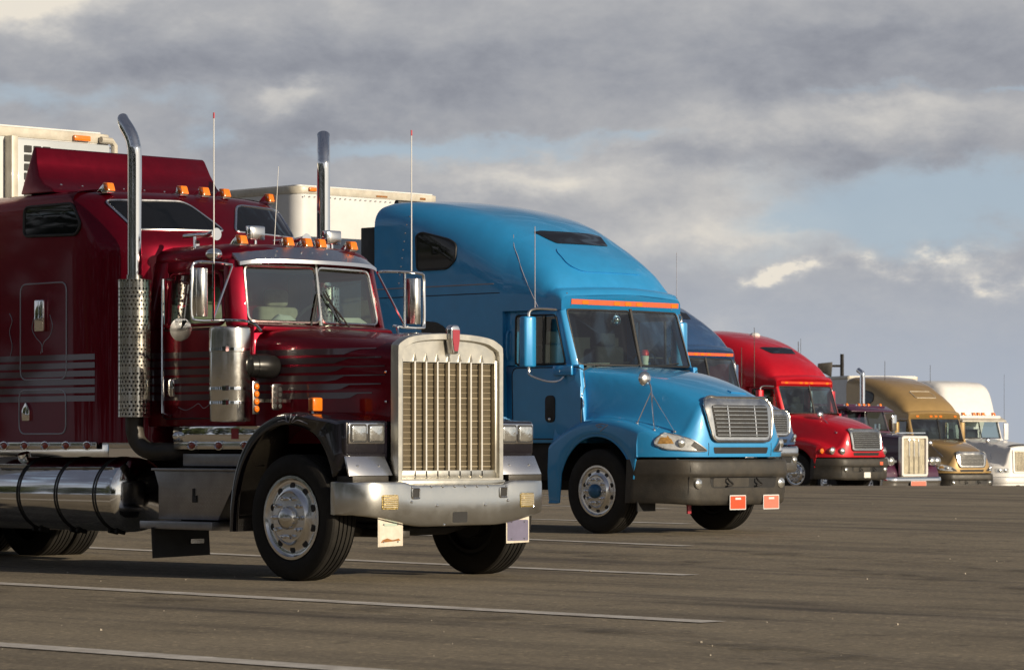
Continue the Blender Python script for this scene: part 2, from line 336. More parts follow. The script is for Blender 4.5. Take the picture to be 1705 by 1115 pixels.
# ------------------------------------------------------------------ geometry helpers
class G:
    def __init__(s): s.v = []; s.f = []
    def add(s, v, f):
        o = len(s.v); s.v += [tuple(p) for p in v]; s.f += [tuple(i + o for i in q) for q in f]; return s
    def merge(s, g): return s.add(g.v, g.f)
    def box(s, x0, x1, y0, y1, z0, z1):
        v = [(x, y, z) for z in (z0, z1) for y in (y0, y1) for x in (x0, x1)]
        return s.add(v, [(0, 2, 3, 1), (4, 5, 7, 6), (0, 1, 5, 4), (2, 6, 7, 3), (0, 4, 6, 2), (1, 3, 7, 5)])
    def hexa(s, a, b):   # two quads (bottom, top), 4 points each
        return s.add(list(a) + list(b), [(3, 2, 1, 0), (4, 5, 6, 7), (0, 1, 5, 4), (1, 2, 6, 5), (2, 3, 7, 6), (3, 0, 4, 7)])
    def loft(s, rings, closed=True, cap=True):
        n = len(rings[0]); v = [p for r in rings for p in r]; f = []
        for i in range(len(rings) - 1):
            for j in range(n if closed else n - 1):
                k = (j + 1) % n
                f.append((i * n + j, i * n + k, (i + 1) * n + k, (i + 1) * n + j))
        if cap and closed:
            f.append(tuple(range(n - 1, -1, -1))); f.append(tuple((len(rings) - 1) * n + j for j in range(n)))
        return s.add(v, f)
    def prism(s, poly, plane, a, b):
        def P(p, t):
            return {'xz': (p[0], t, p[1]), 'yz': (t, p[0], p[1]), 'xy': (p[0], p[1], t)}[plane]
        return s.loft([[P(p, a) for p in poly], [P(p, b) for p in poly]])
    def tube(s, path, r, n=8, closed=False, cap=True):
        P = [Vector(p) for p in path]; m = len(P); rings = []
        up = None
        for i, p in enumerate(P):
            if closed: t = P[(i + 1) % m] - P[i - 1]
            else: t = P[min(i + 1, m - 1)] - P[max(i - 1, 0)]
            if t.length < 1e-9: t = Vector((0, 0, 1))
            t.normalize()
            if up is None:
                up = Vector((0, 0, 1)) if abs(t.z) < .9 else Vector((0, 1, 0))
            a = t.cross(up)
            if a.length < 1e-6: a = t.cross(Vector((1, 0, 0)))
            a.normalize(); b = a.cross(t).normalized(); up = b
            rr = r[i] if isinstance(r, (list, tuple)) else r
            rings.append([tuple(p + a * (rr * math.cos(2 * math.pi * k / n)) + b * (rr * math.sin(2 * math.pi * k / n))) for k in range(n)])
        if closed: rings.append(rings[0])
        return s.loft(rings, True, cap and not closed)
    def lathe(s, prof, org, axis, n=32, cap=True):
        """prof: (radius, distance along axis)"""
        o = Vector(org); t = Vector(axis).normalized()
        h = Vector((0, 0, 1)) if abs(t.z) < .9 else Vector((1, 0, 0))
        a = t.cross(h).normalized(); b = t.cross(a).normalized()
        rings = [[tuple(o + t * d + a * (r * math.cos(2 * math.pi * k / n)) + b * (r * math.sin(2 * math.pi * k / n))) for k in range(n)] for r, d in prof]
        return s.loft(rings, True, cap)
    def cyl(s, p0, p1, r, n=20, r1=None):
        d = Vector(p1) - Vector(p0)
        return s.lathe([(r, 0), (r if r1 is None else r1, d.length)], p0, d, n)
    def ball(s, c, r, n=14, m=8, sc=(1, 1, 1)):
        rings = []
        for i in range(1, m):
            a = math.pi * i / m
            rings.append([(c[0] + sc[0] * r * math.sin(a) * math.cos(2 * math.pi * k / n), c[1] + sc[1] * r * math.sin(a) * math.sin(2 * math.pi * k / n), c[2] - sc[2] * r * math.cos(a)) for k in range(n)])
        return s.loft(rings)
    def mirror(s):
        s.v = [(x, -y, z) for x, y, z in s.v]; s.f = [tuple(reversed(q)) for q in s.f]; return s

def rpoly(pts, r, n=5):
    out = []; m = len(pts)
    for i in range(m):
        p = Vector(pts[i]).to_2d(); a = Vector(pts[i - 1]).to_2d(); b = Vector(pts[(i + 1) % m]).to_2d()
        rr = r[i] if isinstance(r, (list, tuple)) else r
        da = (a - p); db = (b - p)
        l = min(rr, da.length * .48, db.length * .48)
        p0 = p + da.normalized() * l; p1 = p + db.normalized() * l
        if rr <= 0: out.append((p.x, p.y)); continue
        for k in range(n + 1):
            t = k / n
            q = p0 * (1 - t) ** 2 + p * 2 * t * (1 - t) + p1 * t * t
            out.append((q.x, q.y))
    return out
def rect(a0, a1, b0, b1, r=0.0, n=5):
    p = [(a0, b0), (a1, b0), (a1, b1), (a0, b1)]
    return rpoly(p, r, n) if r else p
def smooth(path, k=6):
    """Catmull-Rom through the points"""
    P = [Vector(p) for p in path]; out = []
    for i in range(len(P) - 1):
        p0 = P[max(i - 1, 0)]; p1 = P[i]; p2 = P[i + 1]; p3 = P[min(i + 2, len(P) - 1)]
        for j in range(k):
            t = j / k
            out.append(tuple(.5 * ((2 * p1) + (p2 - p0) * t + (2 * p0 - 5 * p1 + 4 * p2 - p3) * t * t + (3 * p1 - p0 - 3 * p2 + p3) * t ** 3)))
    out.append(tuple(P[-1])); return out

def obj(name, g, mat, parent=None, sm=35, bevel=0.0, seg=2, solid=0.0, loc=None):
    me = bpy.data.meshes.new(name)
    bm = bmesh.new()
    vs = [bm.verts.new(p) for p in g.v]
    for q in g.f:
        if len(set(q)) < 3: continue
        try: bm.faces.new([vs[i] for i in q])
        except ValueError: pass
    bmesh.ops.remove_doubles(bm, verts=bm.verts, dist=1e-5)
    bmesh.ops.recalc_face_normals(bm, faces=bm.faces)
    if solid: bmesh.ops.solidify(bm, geom=bm.faces[:], thickness=solid)
    if bevel:
        es = [e for e in bm.edges if len(e.link_faces) == 2 and e.calc_face_angle(0) > rad(32)]
        bmesh.ops.bevel(bm, geom=es, offset=bevel, segments=seg, affect='EDGES', profile=.5, clamp_overlap=True)
    for f in bm.faces: f.smooth = True
    bm.to_mesh(me); bm.free()
    me.set_sharp_from_angle(angle=rad(sm))
    me.materials.append(MAT[mat] if isinstance(mat, str) else mat)
    o = bpy.data.objects.new(name, me); COL.objects.link(o)
    if name in ('rivets', 'bolts', 'ribs', 'holes', 'stand_foot', 'lug_nuts', 'hand_holes', 'rust_streaks', 'strap_bolt'): o['kind'] = 'stuff'
    if parent is not None: o.parent = parent
    if loc: o.location = loc
    return o
def tag(o, label, cat, group=None):
    o['label'] = label; o['category'] = cat
    if group: o['group'] = group
    return o
def empty(name, loc, rz=0.0):
    o = bpy.data.objects.new(name, None); COL.objects.link(o); o.location = loc; o.rotation_euler = (0, 0, rz); o.empty_display_size = .3
    return o
def clone(o, parent, **kw):
    c = o.copy(); COL.objects.link(c); c.parent = parent
    for ch in list(o.children): clone(ch, c)
    return c
def bvh_of(o):
    me = o.data
    return BVHTree.FromPolygons([v.co[:] for v in me.vertices], [p.vertices[:] for p in me.polygons])

AX = {'F': (lambda a, b: (12, a, b), (-1, 0, 0)), 'R': (lambda a, b: (a, -12, b), (0, 1, 0)), 'L': (lambda a, b: (a, 12, b), (0, -1, 0)), 'T': (lambda a, b: (a, b, 20), (0, 0, -1))}
def cast(bvh, ax, a, b, off):
    org, d = AX[ax]; o = Vector(org(a, b)); d = Vector(d)
    h, n, i, t = bvh.ray_cast(o, d)
    if h is None:
        h, n, i, t = bvh.find_nearest(o + d * 11)
    if n.dot(d) > 0: n = -n
    return h + n * off
def drape(bvh, poly, ax, off=.005, step=.07, rings=(1, .97, .8, .55, .28), skirt=.012):
    """a thin panel of the given outline laid on the surface; returns geometry and rim points"""
    B = []
    m = len(poly)
    for i in range(m):
        p = Vector(poly[i]).to_2d(); q = Vector(poly[(i + 1) % m]).to_2d(); k = max(1, int((q - p).length / step))
        for j in range(k): B.append(p.lerp(q, j / k))
    c = sum(B, Vector((0, 0))) / len(B); g = G(); R = []
    rim = [cast(bvh, ax, p.x, p.y, off) for p in B]
    low = [cast(bvh, ax, p.x, p.y, off - skirt) for p in B]
    R.append(low)
    for s in rings:
        R.append([cast(bvh, ax, *(c + (p - c) * s), off) for p in B])
    n = len(B); v = [tuple(p) for r in R for p in r]; f = []
    for i in range(len(R) - 1):
        for j in range(n):
            k = (j + 1) % n; f.append((i * n + j, i * n + k, (i + 1) * n + k, (i + 1) * n + j))
    v.append(tuple(cast(bvh, ax, c.x, c.y, off))); last = len(v) - 1; o = (len(R) - 1) * n
    for j in range(n): f.append((o + j, o + (j + 1) % n, last))
    g.add(v, f)
    return g, [tuple(p) for p in rim]

# ------------------------------------------------------------------ the ground
GD = [(-400, 0), (20, 0), (28, 0), (40, .085), (55, .19), (66, .255), (71, .262), (75, .20), (79, .04), (86, -.30), (95, -.55), (105, -.68), (125, -.75), (200, -.9), (4000, -1.2)]
def gz_d(d):
    for i in range(len(GD) - 1):
        a, b = GD[i], GD[i + 1]
        if d <= b[0]:
            # monotone-ish cubic
            def slope(k):
                if k <= 0 or k >= len(GD) - 1: return 0.0
                s0 = (GD[k][1] - GD[k - 1][1]) / (GD[k][0] - GD[k - 1][0]); s1 = (GD[k + 1][1] - GD[k][1]) / (GD[k + 1][0] - GD[k][0])
                return 0.0 if s0 * s1 <= 0 else 2 * s0 * s1 / (s0 + s1)
            h = b[0] - a[0]; t = max(0, (d - a[0]) / h); m0, m1 = slope(i), slope(i + 1)
            return (2 * t ** 3 - 3 * t * t + 1) * a[1] + (t ** 3 - 2 * t * t + t) * h * m0 + (-2 * t ** 3 + 3 * t * t) * b[1] + (t ** 3 - t * t) * h * m1
    return GD[-1][1]
def depth(x, y): return -(x - CAMX) * ST + (y - CAMY) * CT
def gz(x, y): return gz_d(depth(x, y))
def ground():
    g = G()
    ds = [-2000, -300, -60, -10, 0, 6] + [8 + i * 1.5 for i in range(62)] + [105, 112, 120, 140, 170, 220, 320, 600, 1200, 3900]
    ls = [-3000, -600, -150, -60, -30, -15, 0, 15, 30, 60, 150, 600, 3000]
    rings = []
    for d in ds:
        rings.append([(CAMX + l * CT - d * ST, CAMY + l * ST + d * CT, gz_d(d)) for l in ls])
    g.loft(rings, closed=False, cap=False)
    o = obj('ground', g, 'asphalt', sm=180); o['kind'] = 'structure'; o['label'] = 'worn brown-grey asphalt of the truck park'
    if o.data.polygons[0].normal.z < 0: o.data.flip_normals()
    return o
ground()
def parking_line(x0, x1, y0, y1, w=.24):
    g = G(); n = 60; a = []; b = []
    for i in range(n + 1):
        t = i / n; x = x0 + (x1 - x0) * t; y = y0 + (y1 - y0) * t
        a.append((x, y - w / 2, gz(x, y) + .006)); b.append((x, y + w / 2, gz(x, y) + .006))
    g.loft([a, b], closed=False, cap=False)
    o = obj('parking_line', g, 'line', sm=180); o['kind'] = 'structure'
    if o.data.polygons[0].normal.z < 0: o.data.flip_normals()
for a in [(-10, 12.2, -8.35, -8.0), (-12, 6.81, -2.95, -3.45), (-16, 1.57, 2.42, 2.08), (-20, -3.08, 7.75, 7.12), (-24, -8.16, 12.75, 12.68), (-28, -13.4, 18.1, 18.0), (-33, -18.5, 23.4, 23.2)]:
    parking_line(*a)

def mark_mat(name, col, lo, hi, scale):
    m = pmat(name, col, .8, spec=.3); nt = m.node_tree; N = nt.nodes; L = nt.links; b = N['Principled BSDF']
    tc = N.new('ShaderNodeTexCoord'); n = N.new('ShaderNodeTexNoise'); n.inputs['Scale'].default_value = scale; n.inputs['Detail'].default_value = 7; n.inputs['Roughness'].default_value = .7
    L.new(tc.outputs['Object'], n.inputs['Vector']); mr = N.new('ShaderNodeMapRange'); L.new(n.outputs['Fac'], mr.inputs[0]); mr.inputs[1].default_value = lo; mr.inputs[2].default_value = hi; L.new(mr.outputs[0], b.inputs['Alpha'])
    return m
MAT['tyre_mark'] = mark_mat('tyre_mark', (.07, .064, .058), .48, .88, 1.6)
def ground_strip(name, pts, w, mat, h):
    P = smooth([(a, b, 0) for a, b in pts], 8); l = []; r = []
    for i, p in enumerate(P):
        t = Vector(P[min(i + 1, len(P) - 1)]) - Vector(P[max(i - 1, 0)]); n = Vector((-t.y, t.x, 0)).normalized() * (w / 2) * (1 + .25 * math.sin(i * 1.7))
        for s, k in ((l, 1), (r, -1)):
            x, y = p[0] + n.x * k, p[1] + n.y * k; s.append((x, y, gz(x, y) + h))
    o = obj(name, G().loft([l, r], closed=False, cap=False), mat, sm=180); o['kind'] = 'structure'
    if o.data.polygons[0].normal.z < 0: o.data.flip_normals()
ground_strip('tyre_mark', [(-12, 5.6), (-3.29, 4.9), (-1.22, 4.51), (.78, 4.18), (3.05, 3.14), (5.35, 1.79), (9, -.6)], .55, 'tyre_mark', .0085)
ground_strip('tyre_mark', [(-12, 7.5), (-3.0, 6.6), (-1.0, 6.2), (1.0, 5.8), (3.3, 4.7), (6.5, 2.9)], .40, 'tyre_mark', .0095)
ground_strip('tyre_mark', [(-6, -4.4), (2.43, -4.0), (4.13, -3.9), (6.49, -4.4), (8.72, -5.2), (12, -7)], .5, 'tyre_mark', .0105)
ground_strip('tyre_mark', [(-1.0, 8.2), (.04, 8.2), (.5, 8.5), (2, 8.7)], .25, 'tyre_mark', .0115)
# ------------------------------------------------------------------ shared truck parts
def wheel(parent, loc, R=.53, rr=.345, far=False, hub='steel', rimmat='alu', dual=False, fine=False, name='wheel'):
    """wheel with its outer face towards -Y (towards +Y when far)"""
    k = rr / .345
    g = G().lathe([(rr + .004, -.10), (rr + .008, -.14), (.33 * k, -.142), (.315 * k, -.122), (.29 * k, -.115), (.24 * k, -.124), (.218 * k, -.138), (.205 * k, -.162), (.12 * k, -.167), (.001, -.167), ], (0, 0, 0), (0, 1, 0), 48, cap=False)
    w = obj(name, g, rimmat, parent, sm=30, loc=loc)
    obj('brake_drum', G().lathe([(rr + .002, -.09), (rr + .002, .12), (rr - .03, .125), (rr - .035, .06), (.21 * k, .05), (.205 * k, .16), (.001, .165)], (0, 0, 0), (0, 1, 0), 32, cap=False), 'chassis', w, sm=30)
    if far: w.rotation_euler = (0, 0, math.pi)
    prof = [(rr, -.12), (rr + .03, -.143), (R - .10, -.152), (R - .045, -.143), (R - .012, -.128), (R, -.112)]
    for y in (-.072, -.026, .02, .066):
        prof += [(R, y), (R - .014, y + .003), (R - .014, y + .011), (R, y + .014)]
    prof += [(R, .112), (R - .012, .128), (R - .10, .15), (rr + .02, .14), (rr, .12)]
    obj('tyre', G().lathe(prof, (0, 0, 0), (0, 1, 0), 64, cap=False), 'rubber', w, sm=28)
    gh = G(); gl = G()
    for i in range(10):
        a = 2 * math.pi * (i + .5) / 10; p = (.265 * k * math.cos(a), .265 * k * math.sin(a))
        (G() if fine else gh).lathe([(.033 * k, 0), (.031 * k, -.014)], (p[0], -.108, p[1]), (0, 1, 0), 14)
        if fine: obj('hand_hole', G().lathe([(.033 * k, 0), (.031 * k, -.014)], (p[0], -.108, p[1]), (0, 1, 0), 14), 'black', w, sm=40)
    if not fine: obj('hand_holes', gh, 'black', w, sm=40)
    for i in range(10):
        a = 2 * math.pi * i / 10; p = (.167 * k * math.cos(a), .167 * k * math.sin(a))
        (ln := (G() if fine else gl)).lathe([(.019, 0), (.019, -.02), (.012, -.042), (.004, -.046)], (p[0], -.166, p[1]), (0, 1, 0), 8)
        if fine: obj('lug_nut', ln, 'chrome', w, sm=40)
    if not fine: obj('lug_nuts', gl, 'chrome', w, sm=40)
    obj('hub', G().lathe([(.10 * k, -.166), (.098 * k, -.195), (.075 * k, -.222), (.045 * k, -.236), (.001, -.24)], (0, 0, 0), (0, 1, 0), 24, cap=False), hub, w, sm=40)
    if dual:
        p2 = [(rr, .17), (rr + .03, .16), (R - .05, .16), (R - .012, .172), (R, .19)]
        for y in (.225, .27, .315, .36):
            p2 += [(R, y), (R - .014, y + .003), (R - .014, y + .011), (R, y + .014)]
        p2 += [(R, .41), (R - .03, .43), (rr, .43)]
        obj('inner_tyre', G().lathe(p2, (0, 0, 0), (0, 1, 0), 48, cap=False), 'rubber', w, sm=28)
    return w

def marker_light(parent, x, y, z, s=.80, base='chrome'):
    b = G().prism(rpoly([(x - .16 * s, z - .02), (x + .055 * s, z - .02), (x + .055 * s, z + .055 * s), (x - .01, z + .085 * s), (x - .06 * s, z + .055 * s)], .012, 3), 'xz', y - .052 * s, y + .052 * s)
    o = obj('marker_light', b, base, parent, bevel=.006)
    l = G().hexa([(x + .02 * s, y - .062 * s, z + .0), (x + .085 * s, y - .052 * s, z + .0), (x + .085 * s, y + .052 * s, z + .0), (x + .02 * s, y + .062 * s, z + .0)],
                 [(x - .03 * s, y - .055 * s, z + .10 * s), (x + .055 * s, y - .045 * s, z + .095 * s), (x + .055 * s, y + .045 * s, z + .095 * s), (x - .03 * s, y + .055 * s, z + .10 * s)])
    obj('lens', l, 'amber', o, bevel=.012 * s)
    return o

def whip(parent, x, y, z0, z1, r=.0065, tip='reddish', lean=(0, 0), mat='whip'):
    a = obj('antenna', G().tube([(x, y, z0), (x + lean[0], y + lean[1], z1)], [r, r * .7], 8), mat, parent)
    if tip: obj('antenna_tip', G().cyl((x + lean[0], y + lean[1], z1 - .03), (x + lean[0], y + lean[1], z1 + .02), r * 1.25, 8), tip, a)
    return a

def trailer(name, loc, rz, w, zt, length, label, zb=1.15, r=.12):
    """box trailer, front wall at local x = 0, running back along -x"""
    root = empty(name, loc, rz); tag(root, label, 'trailer', 'trailers behind the trucks')
    out = rpoly([(-length, -w), (0, -w), (0, w), (-length, w)], [.02, r, r, .02], 6)
    body = obj('body', G().prism(out, 'xy', zb, zt - .10), 'trailer_white', root, bevel=0)
    top = rpoly([(-length, -w - .012), (.012, -w - .012), (.012, w + .012), (-length, w + .012)], [.02, r, r, .02], 6)
    rail = obj('top_rail', G().prism(top, 'xy', zt - .10, zt), 'cream', root, bevel=.012)
    bot = obj('bottom_rail', G().prism(top, 'xy', zb - .14, zb), 'alu', root, bevel=.012)
    obj('roof', G().prism(rpoly([(-length + .05, -w + .06), (-.05, -w + .06), (-.05, w - .06), (-length + .05, w - .06)], .08, 4), 'xy', zt, zt + .02), 'trailer_white', root)
    rv = G()
    for i in range(int(2 * w / .09)):
        rv.ball((.014, -w + .12 + i * .09, zt - .135), .011, 6, 4)
    obj('rivets', rv, 'alu', rail)
    lg = G()
    for s in (-1, 1): lg.box(-2.6, -2.45, s * .8 - .06, s * .8 + .06, .1, zb - .1)
    obj('landing_legs', lg, 'chassis', root, bevel=.01)
    for s in (-1, 1):
        for x in (-length + 1.6, -length + 2.9):
            wheel(root, (x, s * .93, .52), .52, .31, far=(s > 0), rimmat='trailer_white')
    return root, body, rail

# ------------------------------------------------------------------ the maroon long-nose truck
def maroon():
    T = empty('semi_truck', (0, 0, 0)); tag(T, 'dark maroon long-nose truck with tall chrome grille and twin chrome stacks, nearest', 'truck', 'trucks parked in the angled row')
    # ---- chassis
    ch = G()
    for s in (-1, 1):
        ch.box(-8.2, .45, s * .43 - .045, s * .43 + .045, .72, 1.0)
        ch.box(-.35, .4, s * .43 - .2, s * .43 + .04, .56, .72)
    ch.box(-.1, .1, -.9, .9, .42, .56); ch.box(-6.35, -6.05, -.7, .7, .4, .7); ch.box(-7.65, -7.35, -.7, .7, .4, .7)
    ch.box(-2.2, .30, -.38, .38, .55, 1.25); ch.box(-1.0, .52, -.60, .60, .95, 1.35); ch.box(.30, .70, -.9, .9, .62, .80)
    obj('chassis', ch, 'chassis', T, bevel=.01)
    obj('axle_beam', G().tube([(.12, -.85, .50), (.12, -.5, .42), (.12, .5, .42), (.12, .85, .50)], .06, 8), 'chassis', T)
    obj('leaf_spring', G().box(-.1, .66, -.52, -.42, .36, .43), 'bumper_grey', T, bevel=.01)
    # ---- wheels
    wheel(T, (0, -1.03, .53), fine=True); wheel(T, (0, 1.03, .53), far=True)
    for x in (-6.2, -7.5):
        wheel(T, (x, -1.08, .53), dual=True); wheel(T, (x, 1.08, .53), far=True, dual=True)
    # ---- sleeper
    def ring(z, dx=0.0, dy=0.0, rear=-4.45):
        pts = []
        w = 1.19 - dy; n = 28
        for i in range(n + 1):
            t = -1 + 2 * i / n; t = math.sin(t * math.pi / 2) if abs(t) < 1 else t
            pts.append((-2.07 - dx - .30 * t * t - .24 * abs(t) ** 9, w * t, z))
        pts += [(-3.0, w, z), (-3.7, w, z), (rear + .06, w, z), (rear, w - .06, z), (rear, 0, z), (rear, -w + .06, z), (rear + .06, -w, z), (-3.7, -w, z), (-3.0, -w, z)]
        return pts
    zs = [(1.16, 0, 0), (2.2, 0, 0), (2.80, .0, 0), (2.90, .012, 0), (2.97, .05, 0), (3.04, .11, 0), (3.12, .185, 0), (3.24, .30, .003), (3.34, .40, .012), (3.385, .46, .028), (3.415, .53, .06), (3.435, .62, .12), (3.455, .8, .25), (3.465, 1.0, .5)]
    sl = obj('sleeper', G().loft([ring(*q) for q in zs]), 'maroon', T, sm=42)
    B = bvh_of(sl)
    def window(poly, ax, par, bv, mat='darkglass', frame='alu', fr=.012, name='window', off=.006):
        g, rim = drape(bv, poly, ax, off)
        o = obj(name, g, mat, par, sm=50)
        if frame: obj('window_trim', G().tube(rim, fr, 6, closed=True), frame, o)
        return o
    wpoly = rpoly([(-1.02, 3.335), (-.30, 3.345), (-.06, 3.075), (-.93, 3.06)], [.05, .09, .06, .06], 5)
    window(wpoly, 'F', sl, B); window([(-a, b) for a, b in reversed(wpoly)], 'F', sl, B)
    sw = rpoly([(-3.72, 3.05), (-2.93, 3.03), (-2.86, 3.12), (-3.0, 3.315), (-3.72, 3.315)], .06, 5)
    window(sw, 'R', sl, B, frame='black', fr=.014); window(sw, 'L', sl, B, frame='black', fr=.014)
    # roof fairing
    prof = [(-3.40, 3.445), (-3.46, 3.49), (-3.58, 3.53), (-3.68, 3.61), (-3.75, 3.74), (-3.80, 3.87), (-3.825, 3.895), (-3.85, 3.88), (-3.92, 3.45)]
    g = G().prism(prof, 'xz', -1.09, 1.09)
    g.v = [(x, y * (1 - .085 * (z - 3.45) / .44), z) for x, y, z in g.v]
    fa = obj('roof_fairing', g, 'maroon', T, bevel=.012, sm=40)
    rv = G()
    for i in range(9): rv.ball((-3.505 + .02, -.95 + i * .24, 3.522), .012, 6, 4)
    obj('rivets', rv, 'alu', fa)
    for y in (-.95, -.25, 0, .25, .95): marker_light(sl, -2.60 - .10 * y * y - (.10 if abs(y) > .5 else 0), y, 3.425)
    # side: service doors, stripes, trim
    def hatch(x0, x1, z0, z1, nm='service_door'):
        p = rect(x0, x1, z0, z1, .09, 6)
        g, rim = drape(B, p, 'R', .002, .1)
        o = obj(nm, g, 'maroon', sl)
        obj('door_seal', G().tube(rim, .007, 6, closed=True), 'pin', o)
        return o
    h1 = hatch(-3.78, -3.08, 1.735, 2.61)
    g = G().box(-3.52, -3.38, -1.235, -1.19, 2.17, 2.46); obj('door_handle', g, 'chrome', h1, bevel=.015)
    h2 = hatch(-3.80, -3.09, 1.24, 1.64)
    g = G().prism(rpoly([(-3.73, 1.36), (-3.62, 1.36), (-3.62, 1.46), (-3.675, 1.53), (-3.73, 1.46)], .012, 3), 'xz', -1.215, -1.19); obj('door_latch', g, 'chrome', h2, bevel=.006)
    def scroll(par, pts, bv=None, ax='R', r=.0035, mat='pin'):
        path = smooth([tuple(cast(bv, ax, a, b, .003)) for a, b in pts], 6)
        return obj('pinstripe_scroll', G().tube(path, r, 5), mat, par)
    for pts in ([(-3.95, 2.35), (-3.91, 2.28), (-3.95, 2.18), (-3.91, 2.05), (-3.94, 1.95)], [(-3.57, 2.30), (-3.60, 2.20), (-3.54, 2.12), (-3.46, 2.06), (-3.44, 1.98)], [(-3.33, 2.32), (-3.29, 2.22), (-3.33, 2.13), (-3.42, 2.07), (-3.47, 1.97)]):
        scroll(sl, pts, B)
    zst = 1.955
    for i in range(6):
        z1 = zst - i * .0745; z0 = z1 - .052
        for a, b in ((-4.40, -2.66),):
            g, _ = drape(B, [(a, z0), (b, z0), (b, z1), (a, z1)], 'R', .004, .12, skirt=.003); obj('stripe', g, 'stripe', sl)
    trim = G().box(-4.42, -2.60, -1.225, -1.15, 1.10, 1.165).box(-1.78, -.62, -1.0, -.93, 1.10, 1.165)
    tr = obj('side_trim', trim, 'steel', T, bevel=.008)
    for x in [-4.3 + .315 * i for i in range(6)]:
        o = obj('side_light', G().ball((x, -1.226, 1.132), .045, 12, 8, (1, .35, .6)), 'redlens', tr)
        obj('bezel', G().tube([(x + .058 * math.cos(t * .5236), -1.228, 1.132 + .034 * math.sin(t * .5236)) for t in range(12)], .007, 5, closed=True), 'chrome', o)
    for x in (-1.52, -1.15, -.80):
        o = obj('side_light', G().ball((x, -1.002, 1.132), .045, 12, 8, (1, .35, .6)), 'redlens', tr)
        obj('bezel', G().tube([(x + .058 * math.cos(t * .5236), -1.003, 1.132 + .034 * math.sin(t * .5236)) for t in range(12)], .007, 5, closed=True), 'chrome', o)
    # ---- cab
    cb = G()
    cb.prism([(-2.28, -.90), (-1.12, -.90), (-.92, -.80), (-.86, 0), (-.92, .80), (-1.12, .90), (-2.28, .90)], 'xy', 1.30, 2.17)
    cb.box(-2.28, -2.22, -.86, .86, 2.17, 2.74)
    for s in (-1, 1):
        cb.hexa([(-2.28, s * .90, 2.17), (-2.02, s * .90, 2.17), (-2.02, s * .83, 2.17), (-2.28, s * .83, 2.17)], [(-2.28, s * .85, 2.76), (-2.02, s * .85, 2.76), (-2.02, s * .79, 2.76), (-2.28, s * .79, 2.76)])
        cb.hexa([(-1.02, s * .775, 2.17), (-1.10, s * .90, 2.17), (-1.19, s * .90, 2.17), (-1.12, s * .76, 2.17)], [(-1.145, s * .735, 2.76), (-1.21, s * .85, 2.76), (-1.29, s * .85, 2.76), (-1.23, s * .72, 2.76)])
        cb.hexa([(-2.05, s * .863, 2.66), (-1.25, s * .863, 2.66), (-1.25, s * .79, 2.66), (-2.05, s * .79, 2.66)], [(-2.05, s * .85, 2.76), (-1.25, s * .85, 2.76), (-1.25, s * .78, 2.76), (-2.05, s * .78, 2.76)])
    cab = obj('cab', cb, 'maroon', T, bevel=.016, sm=40)
    def rring(z, d, bow=.12):
        pts = []; n = 16
        for i in range(n + 1):
            t = -1 + 2 * i / n
            pts.append((-1.06 - d - bow * t * t - .10 * abs(t) ** 8, (.86 - d) * t, z))
        return pts + [(-2.30 + d, .84 - d, z), (-2.30 + d, -.84 + d, z)]
    roof = obj('cab_roof', G().loft([rring(2.72, .015), rring(2.76, 0), rring(2.82, .01), rring(2.865, .05), rring(2.90, .14), rring(2.915, .3), rring(2.92, .5)]), 'maroon', T, sm=45)
    # windscreen: two flat panes meeting at the middle
    def pane(par, P, name='windshield_pane', inset=0.0, mat='glass', frame='steel', rc=.07, fr=.014):
        a, b, c, d = [Vector(p) for p in P]     # bl, br, tr, tl
        uv = rect(0, 1, 0, 1); W = (b - a).length; H = (d - a).length
        q = rpoly([(0, 0), (W, 0), (W, H), (0, H)], rc, 5)
        pts = []
        for u, v in q:
            u /= W; v /= H
            pts.append(tuple((a * (1 - u) + b * u) * (1 - v) + (d * (1 - u) + c * u) * v))
        g = G().add(pts, [tuple(range(len(pts)))])
        o = obj(name, g, mat, par)
        if frame: obj('window_trim', G().tube(pts, fr, 6, closed=True), frame, o)
        return o
    wb, wt = 2.215, 2.705
    pane(cab, [(-1.045, -.755, wb), (-.955, -.008, wb), (-1.03, -.008, wt), (-1.15, -.725, wt)])
    pane(cab, [(-.955, .008, wb), (-1.045, .755, wb), (-1.15, .725, wt), (-1.03, .008, wt)])
    obj('windshield_post', G().tube([(-.95, 0, 2.19), (-1.025, 0, 2.73)], .016, 6), 'steel', cab)
    for s in (-1, 1):
        pane(cab, [(-2.0, s * .888, 2.19), (-1.21, s * .888, 2.19), (-1.30, s * .852, 2.65), (-2.0, s * .852, 2.65)], 'side_window', frame='maroon', fr=.018, rc=.08)
    # door and its furniture
    Bc = bvh_of(cab)
    for s, ax in ((-1, 'R'), (1, 'L')):
        g, rim = drape(Bc, rect(-2.06, -1.14, 1.37, 2.15, .07, 5), ax, .003, .12); dr = obj('door', g, 'maroon', cab)
        obj('door_seal', G().tube(rim, .006, 6, closed=True), 'black', dr)
        obj('door_handle', G().box(-1.98, -1.86, s * .94, s * .90, 1.56, 1.72), 'chrome', dr, bevel=.015)
        for i in range(6):
            z1 = zst - i * .0745; z0 = z1 - .052
            g, _ = drape(Bc, [(-2.26, z0), (-1.14, z0), (-1.14, z1), (-2.26, z1)], ax, .006, .15, skirt=.003); obj('stripe', g, 'stripe', cab)
    scroll(cab, [(-1.83, 1.47), (-1.73, 1.445), (-1.63, 1.47), (-1.55, 1.50), (-1.48, 1.46), (-1.40, 1.49)], Bc)
    obj('sill_panel', G().box(-1.80, -.60, -.99, -.90, 1.165, 1.30), 'chrome', T, bevel=.006)
    obj('maker_plate', G().box(-.99, -.90, -.996, -.985, 1.19, 1.28), 'reddish', cab)
